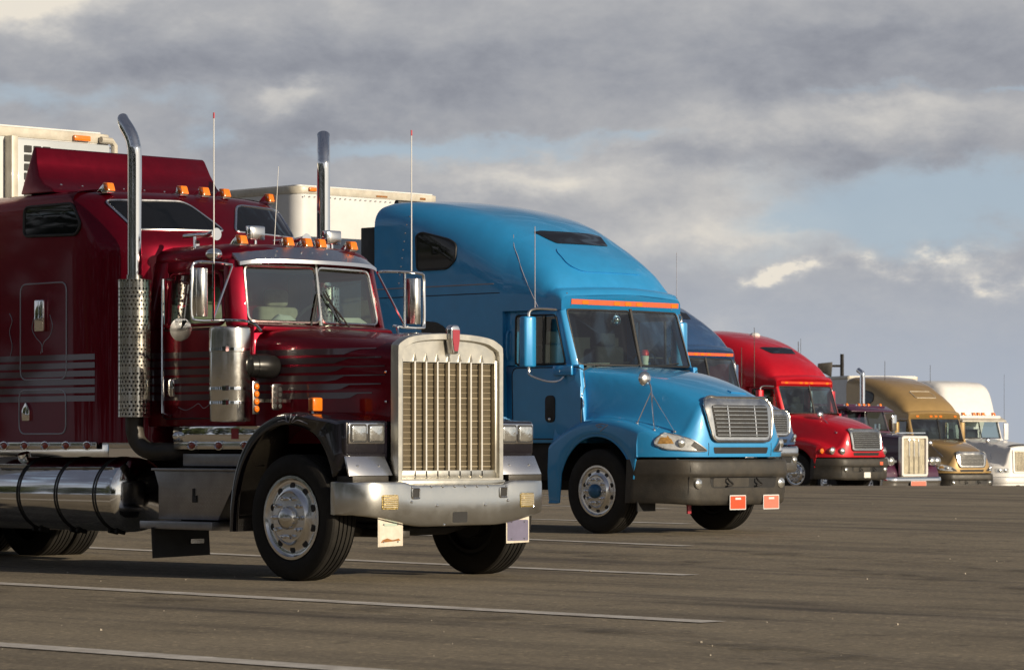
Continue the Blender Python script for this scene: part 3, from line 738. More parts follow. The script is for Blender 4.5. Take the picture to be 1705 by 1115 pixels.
    # interior
    it = G().box(-1.40, -1.05, -.72, .72, 2.12, 2.20); it.box(-2.2, -2.16, -.80, .80, 1.9, 2.70)
    obj('dashboard', it, 'interior', cab, bevel=.02)
    for y in (-.40, .40):
        st = G().box(-2.10, -1.96, y - .24, y + .24, 1.8, 2.40).box(-2.08, -1.99, y - .13, y + .13, 2.40, 2.56)
        obj('seat', st, 'seat', cab, bevel=.05, seg=3)
    swh = G().tube([(-1.50 + .10 * math.sin(t * .3927), .40 + .24 * math.cos(t * .3927), 2.22 + .19 * math.sin(t * .3927)) for t in range(16)], .016, 6, closed=True)
    obj('steering_wheel', swh, 'black', cab)
    obj('headliner', G().box(-2.2, -1.25, -.75, .75, 2.71, 2.725), 'seat', cab)
    # wipers
    for y0, y1, zz in ((-.10, -.02, 2.47), (.35, .06, 2.47)):
        w = obj('wiper', G().tube([(-.93 - .02, y0 - .02, 2.185), (-.985, y1, zz)], .009, 6).tube([(-.965, y0 * .7, 2.22), (-.995, y1 + .03, zz + .03)], .006, 6), 'black', cab)
    # sun visor
    rings = []
    for i in range(25):
        t = -1 + 2 * i / 24; y = .80 * t + (0.0); a = abs(t)
        xo = -.93 - .13 * a ** 1.6 - .05 * a ** 10; xi = xo - .17 - .03 * a; drop = .03 * a ** 6
        rings.append([(xi, y * .97, 2.885 - .02 * a), (xo - .02, y, 2.772 - drop), (xo, y, 2.762 - drop), (xo + .004, y, 2.73 - drop), (xo - .012, y, 2.73 - drop), (xo - .03, y, 2.758 - drop), (xi - .01, y * .97, 2.865 - .02 * a)])
    vz = obj('sun_visor', G().loft(rings), 'panel', T, sm=25)
    rv = G()
    for y in (-.42, -.15, 0.03, -.03, .15, .42): rv.ball((-1.04 - .1 * abs(y) ** 1.6, y, 2.832), .010, 6, 4)
    obj('rivets', rv, 'chrome', vz)
    for y in (-.66, -.19, 0.02, .19, .62): marker_light(roof, -1.19 - .12 * (y / .8) ** 2, y, 2.895)
    for y in (-.40, .50):
        l = obj('work_light', G().box(-1.42, -1.34, y - .085, y + .085, 2.945, 3.07), 'chrome', roof, bevel=.012)
        obj('lens', G().box(-1.338, -1.332, y - .07, y + .07, 2.96, 3.055), 'alu', l, bevel=.003)
        obj('stem', G().cyl((-1.38, y, 2.86), (-1.38, y, 2.95), .015, 8), 'chrome', l)
    h = obj('air_horn', G().tube([(-1.95, -.74, 2.99), (-1.65, -.74, 2.99), (-1.54, -.74, 2.99), (-1.50, -.74, 2.99)], [.02, .022, .035, .055], 16).box(-1.8, -1.76, -.76, -.72, 2.82, 2.98), 'chrome', roof)
    h = obj('air_horn', G().tube([(-1.85, .22, 2.98), (-1.55, .22, 2.98), (-1.44, .22, 2.98), (-1.40, .22, 2.98)], [.02, .022, .035, .055], 16).box(-1.7, -1.66, .20, .24, 2.86, 2.97), 'chrome', roof)
    # ---- hood
    rings = []
    for i in range(15):
        t = i / 14; x = -.93 + t * 1.55; w = .785 - t * .20; zt = 2.165 - .125 * t - .02 * t * t
        q = [(-w, 1.15), (-w, 1.6), (-w, zt - .17), (-w + .012, zt - .115), (-w + .045, zt - .07), (-w + .10, zt - .042), (-w * .6, zt - .012), (-w * .25, zt + .004)]
        rings.append([(x, y, z) for y, z in q] + [(x, 0, zt + .008)] + [(x, -y, z) for y, z in reversed(q)])
    hood = obj('hood', G().loft(rings), 'maroon', T, sm=40)
    Bh = bvh_of(hood)
    ends = [.42, .50, .54, .545, .50, .40]; cut = [.13, .03, -.005, .0, .06, .16]
    for ax in ('R', 'L'):
        for i in range(6):
            z1 = zst - i * .0745; z0 = z1 - .052
            # the bands stop on a disc that the thin upper edge of each overruns
            p = [(-.90, z0), (cut[i] - .02, z0), (cut[i] + .05, z1 - .018), (ends[i], z1 - .014), (ends[i] + .03, z1 - .004), (ends[i], z1), (-.90, z1)]
            g, _ = drape(Bh, p, ax, .005, .1, rings=(1, .97), skirt=.003)
            # long thin outline: plain strip instead of a fan
            top = [tuple(cast(Bh, ax, a, z1, .005)) for a in [-.90 + (ends[i] + .90) * k / 16 for k in range(17)]]
            bot = []
            for k in range(17):
                a = -.90 + (ends[i] + .90) * k / 16
                lim = cut[i]
                zz = z0 if a < lim - .02 else max(z0, min(z1 - .012, z0 + (a - lim + .02) / .10 * (z1 - .012 - z0)))
                bot.append(tuple(cast(Bh, ax, a, zz, .005)))
            obj('stripe', G().loft([bot, top], closed=False, cap=False), 'stripe', hood)
    obj('cowl_panel', G().hexa([(-1.0, -.80, 2.12), (-.86, -.80, 2.12), (-.86, .80, 2.12), (-1.0, .80, 2.12)], [(-1.02, -.78, 2.20), (-.84, -.74, 2.165), (-.84, .74, 2.165), (-1.02, .78, 2.20)]), 'maroon', T, bevel=.015)
    rs = G()
    for zz in (1.0, 1.25, 1.5, 1.75): rs.ball((.56, -.605, zz), .012, 6, 4)
    # ---- grille
    zc, hw = 1.985, .615
    outer = [(-hw, .80), (hw, .80)] + [(hw, zc - .07)] + [(hw - .004, zc - .012), (hw - .022, zc + .008)] + [(hw * math.cos(t) * .9, zc + .012 + .085 * math.sin(t) ** .8) for t in [math.pi * k / 14 for k in range(1, 14)]] + [(-hw + .022, zc + .008), (-hw + .004, zc - .012), (-hw, zc - .07)]
    inn = [(-hw + .055, .86), (hw - .055, .86), (hw - .055, zc - .09), (hw - .062, zc - .06), (hw - .09, zc - .04)] + [((hw - .075) * math.cos(t) * .9, zc - .038 + .075 * math.sin(t) ** .8) for t in [math.pi * k / 14 for k in range(1, 14)]] + [(-hw + .09, zc - .04), (-hw + .062, zc - .06), (-hw + .055, zc - .09)]
    n = len(outer); assert len(inn) == n
    gs = G()
    sc = lambda P, k: [((a) * k, .80 + (b - .80) * k + (1 - k) * .5) for a, b in P]
    X = lambda P, x: [(x, a, b) for a, b in P]
    gs.loft([X(outer, .635), X(outer, .70), X(sc(outer, .992), .722), X(sc(inn, 1.012), .722), X(inn, .70), X(inn, .60)], cap=False)
    gr = obj('grille_shell', gs, 'satin', T, sm=30)
    obj('rivets', rs, 'chrome', gr)
    head = [(-hw + .06, 1.835), (hw - .06, 1.835), (hw - .06, zc - .09), (hw - .09, zc - .04)] + [((hw - .075) * math.cos(t) * .9, zc - .038 + .075 * math.sin(t) ** .8) for t in [math.pi * k / 14 for k in range(1, 14)]] + [(-hw + .09, zc - .04), (-hw + .06, zc - .09)]
    obj('grille_header', G().prism(head, 'yz', .655, .685), 'satin', gr)
    obj('grille_sill', G().box(.60, .69, -hw + .055, hw - .055, .86, .925), 'satin', gr, bevel=.006)
    obj('lower_bar', G().box(.60, .735, -hw - .01, hw + .01, .792, .84), 'satin', gr, bevel=.008)
    obj('grille_screen', G().box(.63, .645, -hw + .055, hw - .055, .90, 1.84), 'gmesh', gr)
    for i in range(19):
        z = .95 + i * .0485; k_ = .004 if i % 4 else .008
        obj('grille_rod', G().box(.645, .651, -.535, .535, z, z + k_), 'rod', gr)
    for s in (-1, 1): obj('inner_post', G().box(.63, .70, s * .558 - .022, s * .558 + .022, .90, 1.86), 'satin', gr, bevel=.006)
    for i in range(7):
        y = -.39 + i * .13
        f = G().box(.655, .690, y - .0075, y + .0075, .875, 1.845).add([(.69, y - .010, 1.845), (.69, y + .010, 1.845), (.712, y, 1.845), (.688, y, 1.91)], [(0, 2, 3), (2, 1, 3), (0, 1, 2), (0, 3, 1)])
        f.add([(.69, y - .010, .875), (.69, y + .010, .875), (.712, y, .875), (.69, y, .855)], [(0, 3, 2), (2, 3, 1), (0, 2, 1), (0, 1, 3)])
        obj('grille_bar', f, 'bright', gr, sm=10)
    em = obj('emblem', G().prism(rpoly([(-.028, 1.905), (.028, 1.905), (.05, 2.03), (.052, 2.12), (.03, 2.15), (-.03, 2.15), (-.052, 2.12), (-.05, 2.03)], .012, 3), 'yz', .70, .775), 'chrome', gr, bevel=.012)
    obj('emblem_face', G().prism(rpoly([(-.022, 1.93), (.022, 1.93), (.040, 2.03), (.041, 2.11), (-.041, 2.11), (-.040, 2.03)], .01, 3), 'yz', .774, .781), 'reddish', em)
    # ---- fenders with lamps
    for s in (-1, 1):
        outp = [(-.80, .40), (-.79, .62), (-.745, .86), (-.655, 1.07), (-.52, 1.235), (-.35, 1.345), (-.16, 1.405), (.02, 1.415), (.18, 1.395), (.32, 1.365), (.60, 1.335), (.60, 1.05), (.56, .90), (.49, .86)]
        inp = [(.47, .90), (.40, 1.04), (.29, 1.17), (.14, 1.265), (-.03, 1.305), (-.20, 1.285), (-.36, 1.215), (-.50, 1.10), (-.61, .95), (-.68, .78), (-.72, .60), (-.735, .40)]
        so = smooth([(a, 0, b) for a, b in outp[:10]], 4); so = [(p[0], p[2]) for p in so] + outp[10:]
        si = smooth([(a, 0, b) for a, b in inp], 4); si = [(p[0], p[2]) for p in si]
        # resample both edges to the same count and loft across with a rolled outer edge
        def resamp(P, n):
            L = [0]
            for i in range(1, len(P)): L.append(L[-1] + math.dist(P[i], P[i - 1]))
            out = []
            for k in range(n):
                d = L[-1] * k / (n - 1); j = max(i for i in range(len(L)) if L[i] <= d + 1e-9); j = min(j, len(P) - 2)
                t = (d - L[j]) / max(1e-9, L[j + 1] - L[j]); out.append((P[j][0] + (P[j + 1][0] - P[j][0]) * t, P[j][1] + (P[j + 1][1] - P[j][1]) * t))
            return out
        n = 46; A = resamp(so, n); Bq = resamp(list(reversed(si)), n)
        rings = []
        for k in range(n):
            (ax_, az_), (bx, bz) = A[k], Bq[k]
            u = lambda t: (ax_ + (bx - ax_) * t, az_ + (bz - az_) * t)
            yo = 1.19 if ax_ < .2 else 1.19 - .06 * min(1, (ax_ - .2) / .3)
            sec = []
            for t, y in ((0, .56), (0, yo - .13), (.05, yo - .05), (.22, yo - .008), (.5, yo), (.92, yo - .004), (1.0, yo - .03), (.96, yo - .06), (.5, yo - .09), (.3, .56)):
                q = u(t); sec.append((q[0], s * y, q[1]))
            rings.append(sec)
        fd = obj('fender', G().loft(rings), 'maroon_dark', T, sm=45)
        Bf = bvh_of(fd)
        if s < 0:
            for pts in ([(-.14, 1.335), (-.06, 1.345), (0, 1.325)], [(.0, 1.33), (.02, 1.37), (.0, 1.395)], [(.03, 1.33), (.06, 1.36), (.075, 1.39)], [(.04, 1.325), (.11, 1.345), (.20, 1.315)], [(-.03, 1.33), (-.035, 1.36), (-.05, 1.385)]):
                scroll(fd, pts, Bf, 'R', .004)
        # lamp pod
        pod = obj('headlight_pod', G().box(.40, .605, min(s * .62, s * 1.10), max(s * .62, s * 1.10), 1.05, 1.345), 'maroon_dark', T, bevel=.03, seg=3)
        y0, y1 = (s * .67, s * 1.075); ya, yb = min(y0, y1), max(y0, y1)
        bz = obj('headlight_bezel', G().box(.60, .625, ya, yb, 1.145, 1.325), 'chrome', pod, bevel=.015)
        ym = (ya + yb) / 2
        for a, b in ((ya + .018, ym - .012), (ym + .012, yb - .018)):
            obj('lamp_rim', G().prism(rect(a - .004, b + .004, 1.158, 1.312, .022, 4), 'yz', .618, .629), 'black', pod)
            obj('headlight', G().prism(rect(a + .006, b - .006, 1.168, 1.302, .025, 4), 'yz', .618, .640), 'lamp', pod, bevel=.012, seg=3)
        # polished panel below
        pn = [(.68, s * 1.12, .885), (.68, s * .635, .885), (.61, s * .665, 1.045), (.61, s * 1.10, 1.045)]
        pn2 = [(x - .02, y, z) for x, y, z in pn]
        ap = obj('polished_panel', G().hexa(pn, pn2), 'panel', T, bevel=.004)
        rv = G(); rv.ball((.646, s * 1.0, .965), .011, 8, 5); rv.ball((.646, s * .76, .965), .011, 8, 5); obj('rivets', rv, 'chrome', ap)
        obj('bumper_bracket', G().box(.50, .70, min(s * .70, s * 1.10), max(s * .70, s * 1.10), .825, .882), 'bumper_grey', T, bevel=.006)
        ts = obj('turn_signal', G().box(.06, .13, s * .98 - .055, s * .98 + .055, 1.42, 1.535), 'amber', T, bevel=.014, seg=3)
        obj('stem', G().box(.08, .11, s * .98 - .03, s * .98 + .03, 1.385, 1.42), 'chrome', ts)
        # inner wing closes the gap between hood and fender
        obj('inner_wing', G().box(-.75, .56, min(s * .50, s * .60), max(s * .50, s * .60), .85, 1.30), 'chassis', T)
    # ---- bumper
    def bump(Xf, zt, zb, W, n=49, back=.07):
        rings = []
        for i in range(n):
            y = -W + 2 * W * i / (n - 1); x = Xf(abs(y)); a, b = zt(abs(y)), zb(abs(y))
            rings.append([(x - back, y, a - .004), (x - .03, y, a), (x - .008, y, a - .008), (x, y, a - .03), (x + .004, y, (a + b) / 2), (x, y, b + .03), (x - .008, y, b + .008), (x - .03, y, b), (x - back, y, b + .006), (x - back - .004, y, (a + b) / 2)])
        return G().loft(rings)
    ss = lambda v, a, b: (lambda t: t * t * (3 - 2 * t))(min(1, max(0, (v - a) / (b - a))))
    bu = obj('bumper', bump(lambda y: .825 - .02 * ss(y, .75, 1.0) - .20 * max(0, (y - .90) / .27) ** 2.2, lambda y: .808 + .028 * ss(y, .53, .63), lambda y: .455 + .105 * ss(y, .38, 1.18), 1.18), 'worn_steel', T, sm=40)
    Bb = bvh_of(bu)
    for s in (-1, 1):
        g, rim = drape(Bb, rect(*sorted((s * .705, s * .89)), .60, .73, .02, 3), 'F', -.008, .05, skirt=.004)
        fo = obj('fog_light', drape(Bb, rect(*sorted((s * .71, s * .885)), .605, .725, .02, 3), 'F', .004, .05, skirt=.02)[0], 'fog', bu)
        obj('bezel', G().tube(rim, .009, 6, closed=True), 'steel', fo)
        rb = G()
        for k in range(6): rb.box(.826, .834, *sorted((s * .72, s * .875)), .622 + k * .017, .627 + k * .017)
        obj('ribs', rb, 'cream', fo)
        hk = obj('hook_hole', drape(Bb, rect(*sorted((s * .475, s * .545)), .70, .768, .012, 3), 'F', .002, .05, skirt=.004)[0], 'black', bu)
        obj('bezel', G().tube(drape(Bb, rect(*sorted((s * .468, s * .552)), .693, .775, .015, 3), 'F', .004, .05)[1], .007, 6, closed=True), 'steel', hk)
    ch_ = obj('crank_hole', drape(Bb, rect(-.085, .085, .485, .575, .015, 3), 'F', .002, .05, skirt=.004)[0], 'black', bu)
    bo = G()
    for y, z in ((-.27, .63), (.29, .63), (-.56, .665), (.56, .665), (-.55, .785), (.55, .785), (-.33, .79), (-.2, .79), (-.06, .79), (.06, .79), (.2, .79), (.33, .79), (-.18, .468)):
        p = cast(Bb, 'F', y, z, 0); bo.ball((p.x, p.y, p.z), .013, 8, 5)
    obj('bolts', bo, 'chrome', bu)
    for ya, yb, m, nm in ((-.885, -.605, 'plate_white', 0), (.60, .875, 'plate_blue', 1)):
        pl = obj('plate_hanger', G().add([(.765, ya, .56), (.765, yb, .53 - (.0 if nm == 0 else -.03)), (.765, yb, .30), (.765, ya, .295)], [(0, 1, 2, 3)]), 'plate_white', bu, solid=.006)
        pt = obj('license_plate', G().prism(rect(ya + .012, yb - .012, .315 if nm else .30, .495, .012, 3), 'yz', .767, .773), m, pl)
        if nm == 0:
            obj('rust_mark', G().add([(.776, ya + .03, .33), (.776, yb - .03, .345), (.776, yb - .05, .362), (.776, ya + .16, .350), (.776, ya + .10, .366), (.776, ya + .05, .352)], [(0, 1, 2, 3, 4, 5)]), 'rust', pl)
            obj('pale_label', G().box(.773, .776, ya + .07, yb - .07, .465, .487), pmat('pale_green_print', (.45, .56, .48), .6), pl)
        rv = G()
        for y in (ya + .06, yb - .06):
            for z in (.48, .335): rv.ball((.775, y, z), .009, 6, 4)
        obj('rivets', rv, 'alu', pl)
    # ---- air cleaners
    for s in (-1, 1):
        cx, cy = -.85, s * 1.125
        if s > 0: cx = -.95
        A_ = obj('air_cleaner', G().lathe([(.06, 1.335), (.17, 1.34), (.176, 1.36), (.176, 1.93), (.181, 1.935), (.181, 2.10), (.176, 2.135), (.15, 2.15), (.02, 2.155)], (cx, cy, 0), (0, 0, 1), 40), 'steel', T, sm=35)
        bd = G()
        for z in (1.50, 1.62, 1.955): bd.lathe([(.177, z - .014), (.184, z - .012), (.184, z + .012), (.177, z + .014)], (cx, cy, 0), (0, 0, 1), 40, cap=False)
        for z in (1.50, 1.62, 1.955): bd.box(cx + .10, cx + .15, cy - .17, cy - .14, z - .02, z + .02) if s < 0 else None
        obj('clamp_band', bd, 'chrome', A_)
        obj('intake_elbow', G().tube([(cx + .08, cy - s * .06, 1.815), (cx + .105, cy - s * .12, 1.815), (cx + .11, cy - s * .125, 1.815), (cx + .12, cy - s * .17, 1.815), (cx + .122, cy - s * .175, 1.815), (cx + .135, cy - s * .24, 1.815), (cx + .14, cy - s * .29, 1.812), (cx + .14, cy - s * .33, 1.812), (cx + .14, cy - s * .42, 1.81)], [.085, .086, .097, .098, .103, .106, .106, .10, .09], 20), 'elbow', A_)
        if s < 0:
            br = obj('lamp_bracket', G().box(-.585, -.575, -1.10, -1.03, 1.40, 1.68), 'steel', T, bevel=.003)
            for z in (1.445, 1.508, 1.572, 1.635): obj('bracket_lamp', G().lathe([(.027, 0), (.027, .012), (.015, .022), (.002, .024)], (-.575, -1.065, z), (1, 0, 0), 14), 'amber', br)
            ph = obj('hole_plate', G().prism(rect(-.96, -.845, 1.435, 1.66, .03, 4), 'yz', -.50, -.485), 'steel', T, bevel=.003)
            hl = G()
            for y in (-.93, -.875):
                for z in (1.47, 1.518, 1.567, 1.615): hl.lathe([(.019, 0), (.019, .003)], (-.486, y, z), (1, 0, 0), 12)
            obj('holes', hl, 'black', ph)
            obj('hole_plate_support', G().box(-.52, -.50, -.95, -.74, 1.50, 1.53), 'steel', ph)
            obj('bracket_arm', G().box(-.60, -.58, -1.06, -.74, 1.50, 1.53), 'steel', br)
    # ---- exhausts
    for s in (-1, 1):
        cx, cy = -2.19, s * 1.11
        q, e = (1, 0) if s < 0 else (.75, .66)
        sh = obj('heat_shield', G().lathe([(.146, 1.385), (.15, 1.385), (.15, 2.60), (.146, 2.60)], (0, 0, 0), (0, 0, 1), 40, cap=False), 'perf', T, loc=(cx, cy, 0))
        pts = [(cx, cy, 1.40), (cx, cy, 2.6), (cx, cy, 3.2), (cx, cy, 3.70), (cx - .012 * q, cy + .012 * e, 3.79), (cx - .045 * q, cy + .045 * e, 3.87), (cx - .10 * q, cy + .10 * e, 3.94), (cx - .20 * q, cy + .20 * e, 4.04)]
        st = obj('exhaust_stack', G().tube(smooth(pts, 4), .0625, 24, cap=False), 'chrome', T, sm=50, )
        # cut the tip on the slant
        me = st.data
        for v in me.vertices:
            if v.co.z > 3.93:
                d = -(v.co.x - cx) * q + (v.co.y - cy) * e - .16
                if d > 0: v.co.x += q * d * .85; v.co.y -= e * d * .85
        obj('clamp', G().lathe([(.066, 2.60), (.072, 2.60), (.072, 2.64), (.066, 2.64)], (cx, cy, 0), (0, 0, 1), 24, cap=False).lathe([(.13, 2.585), (.062, 2.605)], (cx, cy, 0), (0, 0, 1), 24, cap=False), 'steel', st)
        obj('exhaust_elbow', G().tube(smooth([(cx, cy, 1.42), (cx, cy, 1.26), (cx + .04, cy - s * .02, 1.15), (cx + .15, cy - s * .06, 1.085), (cx + .32, cy - s * .16, 1.08), (cx + .45, cy - s * .35, 1.08)], 4), .08, 18), 'bumper_grey', st)
        if s < 0:
            obj('shield_end', G().ball((-1.74, -.99, 1.10 + .115), .045, 12, 8), 'chrome', st)
        gx = -1.93
        gb = obj('grab_rail', G().tube([(gx, s * .91, 2.60), (gx, s * 1.0, 2.60), (gx, s * 1.0, 1.42), (gx, s * .91, 1.40)], .016, 8), 'chrome', T)
    # ---- mirrors
    for s in (-1, 1):
        mx, my = -1.08, s * 1.20
        arm = G().tube(smooth([(-1.15, s * .85, 2.70), (-1.18, s * 1.0, 2.715), (mx, s * 1.30, 2.705), (mx, s * 1.355, 2.66), (mx, s * 1.36, 2.55), (mx, s * 1.36, 2.25), (mx + .02, s * 1.30, 2.205), (-1.10, s * 1.02, 2.215), (-.90, s * .86, 2.20), (-.82, s * .80, 2.12)], 4), .013, 8)
        arm.tube([(-1.15, s * .85, 2.69), (mx, s * 1.12, 2.22)], .010, 6); arm.tube([(mx, s * 1.12, 2.70), (mx, s * 1.12, 2.21)], .011, 6)
        ar = obj('mirror_bracket', arm, 'chrome', T)
        mr = G()
        pr = [(mx - .045, -.07)] + [(mx - .03 + .075 * math.sin(math.pi * k / 10), -.07 * math.cos(math.pi * k / 10)) for k in range(11)] + [(mx - .045, .07)]
        yy = s * 1.25
        mr.prism([(a, yy + b) for a, b in pr], 'xy', 2.24, 2.655)
        mo = obj('mirror', mr, 'steel', T, sm=40, bevel=.004)
        obj('mirror_glass', G().box(mx - .052, mx - .046, yy - .062, yy + .062, 2.26, 2.64), 'darkglass', mo)
        if s < 0:
            cv = obj('round_mirror', G().lathe([(.10, 0), (.102, .006), (.085, .009), (.05, .012), (.002, .014)], (-1.32, -1.29, 2.135), (1, -.25, -.12), 24), 'alu', T)
            obj('stem', G().tube([(-1.32, -1.29, 2.135), (-1.27, -1.27, 2.21)], .01, 6), 'black', cv)
    obj('mirror_dome', G().ball((-1.22, -1.0, 2.79), .07, 16, 9, (1.2, 1, .75)), 'chrome', T)
    whip(T, -1.16, -1.05, 2.70, 3.99); whip(T, -1.12, 1.24, 2.70, 3.99)
    whip(T, -1.45, -.12, 2.92, 3.62, .0035, None, (.0, .05))
    # ---- tank and steps
    tk = G().lathe([(.05, -4.95), (.27, -4.94), (.325, -4.90), (.335, -4.86), (.335, -2.42), (.325, -2.36), (.27, -2.315), (.05, -2.30)], (0, -.93, .695), (1, 0, 0), 56)
    tank = obj('fuel_tank', tk, 'tank', T, sm=40)
    for x in (-4.6, -3.72, -3.15, -2.58):
        obj('tank_strap', G().lathe([(.336, x - .022), (.341, x - .022), (.341, x - .008), (.336, x - .008)], (0, -.93, .695), (1, 0, 0), 56, cap=False).lathe([(.336, x + .012), (.341, x + .012), (.341, x + .026), (.336, x + .026)], (0, -.93, .695), (1, 0, 0), 56, cap=False), 'black', tank)
        obj('strap_bolt', G().cyl((x - .05, -.96, .35), (x - .05, -1.06, .37), .018, 8).cyl((x + .05, -.96, .35), (x + .05, -1.06, .37), .018, 8), 'chassis', tank)
    obj('fuel_cap', G().lathe([(.06, 0), (.06, .05), (.05, .06)], (-3.95, -1.02, 1.01), (0, -.3, 1), 20), 'chrome', tank)
    obj('filler_plate', G().box(-4.5, -3.72, -1.17, -1.0, .955, .965), 'alu', tank, bevel=.003)
    sb = obj('step_box', G().prism([(-1.90, .915), (-.76, .915), (-.76, .89), (-.80, .80), (-1.02, .49), (-1.84, .49), (-1.84, .78)], 'xz', -1.12, -.55), 'diamond', T, bevel=.006)
    obj('top_tread', G().box(-1.92, -.74, -1.14, -.6, .915, .935), 'diamond', sb, bevel=.004)
    obj('kick_plate', G().box(-1.66, -.66, -.99, -.90, .955, 1.06), 'diamond', sb, bevel=.004)
    lt = obj('latch', G().box(-1.36, -1.30, -1.13, -1.118, .64, .70).cyl((-1.345, -1.125, .70), (-1.345, -1.125, .76), .012, 8), 'black', sb)
    obj('lower_step', G().box(-1.98, -.98, -1.22, -.62, .405, .475), 'diamond', T, bevel=.006)
    obj('step_hanger', G().box(-1.80, -1.10, -.9, -.85, .44, .95), 'chassis', T)
    mf = obj('mud_flap', G().add([(-1.78, -1.24, .42), (-1.78, -.60, .42), (-1.76, -.60, .165), (-1.76, -1.24, .15)], [(0, 1, 2, 3)]), 'black', T, solid=.012)
    obj('flap_weight', G().box(-1.765, -1.745, -.83, -.68, .27, .31), 'alu', mf)
    return T
maroon()
def loose_things():
    o = obj('paper_sheet', G().hexa([(-1.24, .46, 2.207), (-1.12, .46, 2.207), (-1.07, .70, 2.207), (-1.24, .72, 2.207)], [(-1.26, .46, 2.275), (-1.235, .46, 2.28), (-1.225, .70, 2.285), (-1.26, .72, 2.275)]), 'paper'); tag(o, 'white paper sheet lying on the dashboard of the maroon truck', 'paper')
    g = G(); pts = []
    rows = [[(-1.38 + .035 * j, -.36 + .055 * i, 2.215 + .085 * math.exp(-((i - 3) / 2.2) ** 2 - ((j - 4) / 2.4) ** 2) + .012 * math.sin(i * 2.1 + j)) for j in range(9)] for i in range(7)]
    g.loft(rows, closed=False, cap=False)
    o = obj('crumpled_towel', g, 'paper', solid=.012); tag(o, 'crumpled white towel on the dashboard of the maroon truck, left of the wipers', 'towel')
loose_things()
# reefer trailer behind the maroon truck
def trailer_a():
    r, body, rail = trailer('trailer', (-5.30, -.27, 0), 0, 1.29, 4.235, 13.0, 'white refrigerated trailer behind the maroon truck at the left edge')
    p = obj('cooling_unit', G().box(.0, .10, .07, 1.2, 2.2, 4.12), 'trailer_grey', r, bevel=.02)
    for i in range(7):
        for j in range(3):
            y = .15 + j * .112; z = 3.985 - i * .089
            obj('vent', G().prism(rect(y, y + .088, z, z + .068, .008, 2), 'yz', .098, .108), 'black', p)
    obj('corner_post', G().box(.0, .12, -.01, .07, 2.2, 4.14), 'cream', r, bevel=.01)
    l = obj('clearance_light', G().box(.012, .05, .80, 1.0, 4.145, 4.20), 'amber', rail, bevel=.01)
    obj('corner_guard', G().tube([(.05, 1.12, 4.17), (.05, 1.25, 4.165), (.05, 1.29, 4.12), (.05, 1.29, 3.85)], .035, 10), 'cream', r)
trailer_a()
# ------------------------------------------------------------------ aerodynamic trucks
def sst(v, a, b):
    t = min(1.0, max(0.0, (v - a) / (b - a))); return t * t * (3 - 2 * t)
def interp(tab, x):
    if x <= tab[0][0]: return tab[0][1]
    for (a, p), (b, q) in zip(tab, tab[1:]):
        if x <= b: return p + (q - p) * (x - a) / (b - a)
    return tab[-1][1]
def pane4(par, P, name, mat='glass', frame='black', rc=.06, fr=.014, nx=8, bow=0.0):
    a, b, c, d = [Vector(p) for p in P]
    W = (b - a).length; H = (d - a).length
    pts = []
    for u, v in rpoly([(0, 0), (W * .5, 0), (W, 0), (W, H), (W * .5, H), (0, H)], [rc, 0, rc, rc, 0, rc], 5):
        u /= W; v /= H; p = (a * (1 - u) + b * u) * (1 - v) + (d * (1 - u) + c * u) * v
        p.x += bow * 4 * u * (1 - u); pts.append(tuple(p))
    cen = sum((Vector(p) for p in pts), Vector()) / len(pts); cen.x += bow * .3
    n = len(pts)
    o = obj(name, G().add(pts + [tuple(cen)], [(i, (i + 1) % n, n) for i in range(n)]), mat, par, sm=80)
    if frame: obj('window_trim', G().tube(pts, fr, 6, closed=True), frame, o)
    return o
def grid_bumper(Xf, zt, zb, W, n=41, back=.10):
    rings = []
    for i in range(n):
        t = -1 + 2 * i / (n - 1); t = math.copysign(1 - (1 - abs(t)) ** 1.5, t); y = W * t
        x = Xf(abs(y)); a, b = zt(abs(y)), zb(abs(y)); m = (a + b) / 2
        rings.append([(x - back, y, a), (x - .035, y, a), (x - .01, y, a - .012), (x + .004, y, a - .04), (x + .012, y, a - (a - b) * .30), (x + .004, y, a - (a - b) * .36), (x - .022, y, a - (a - b) * .40), (x - .026, y, m - (a - b) * .12), (x - .03, y, b + .07), (x - .045, y, b + .02), (x - .075, y, b), (x - back - .03, y, b)])
    return G().loft(rings)

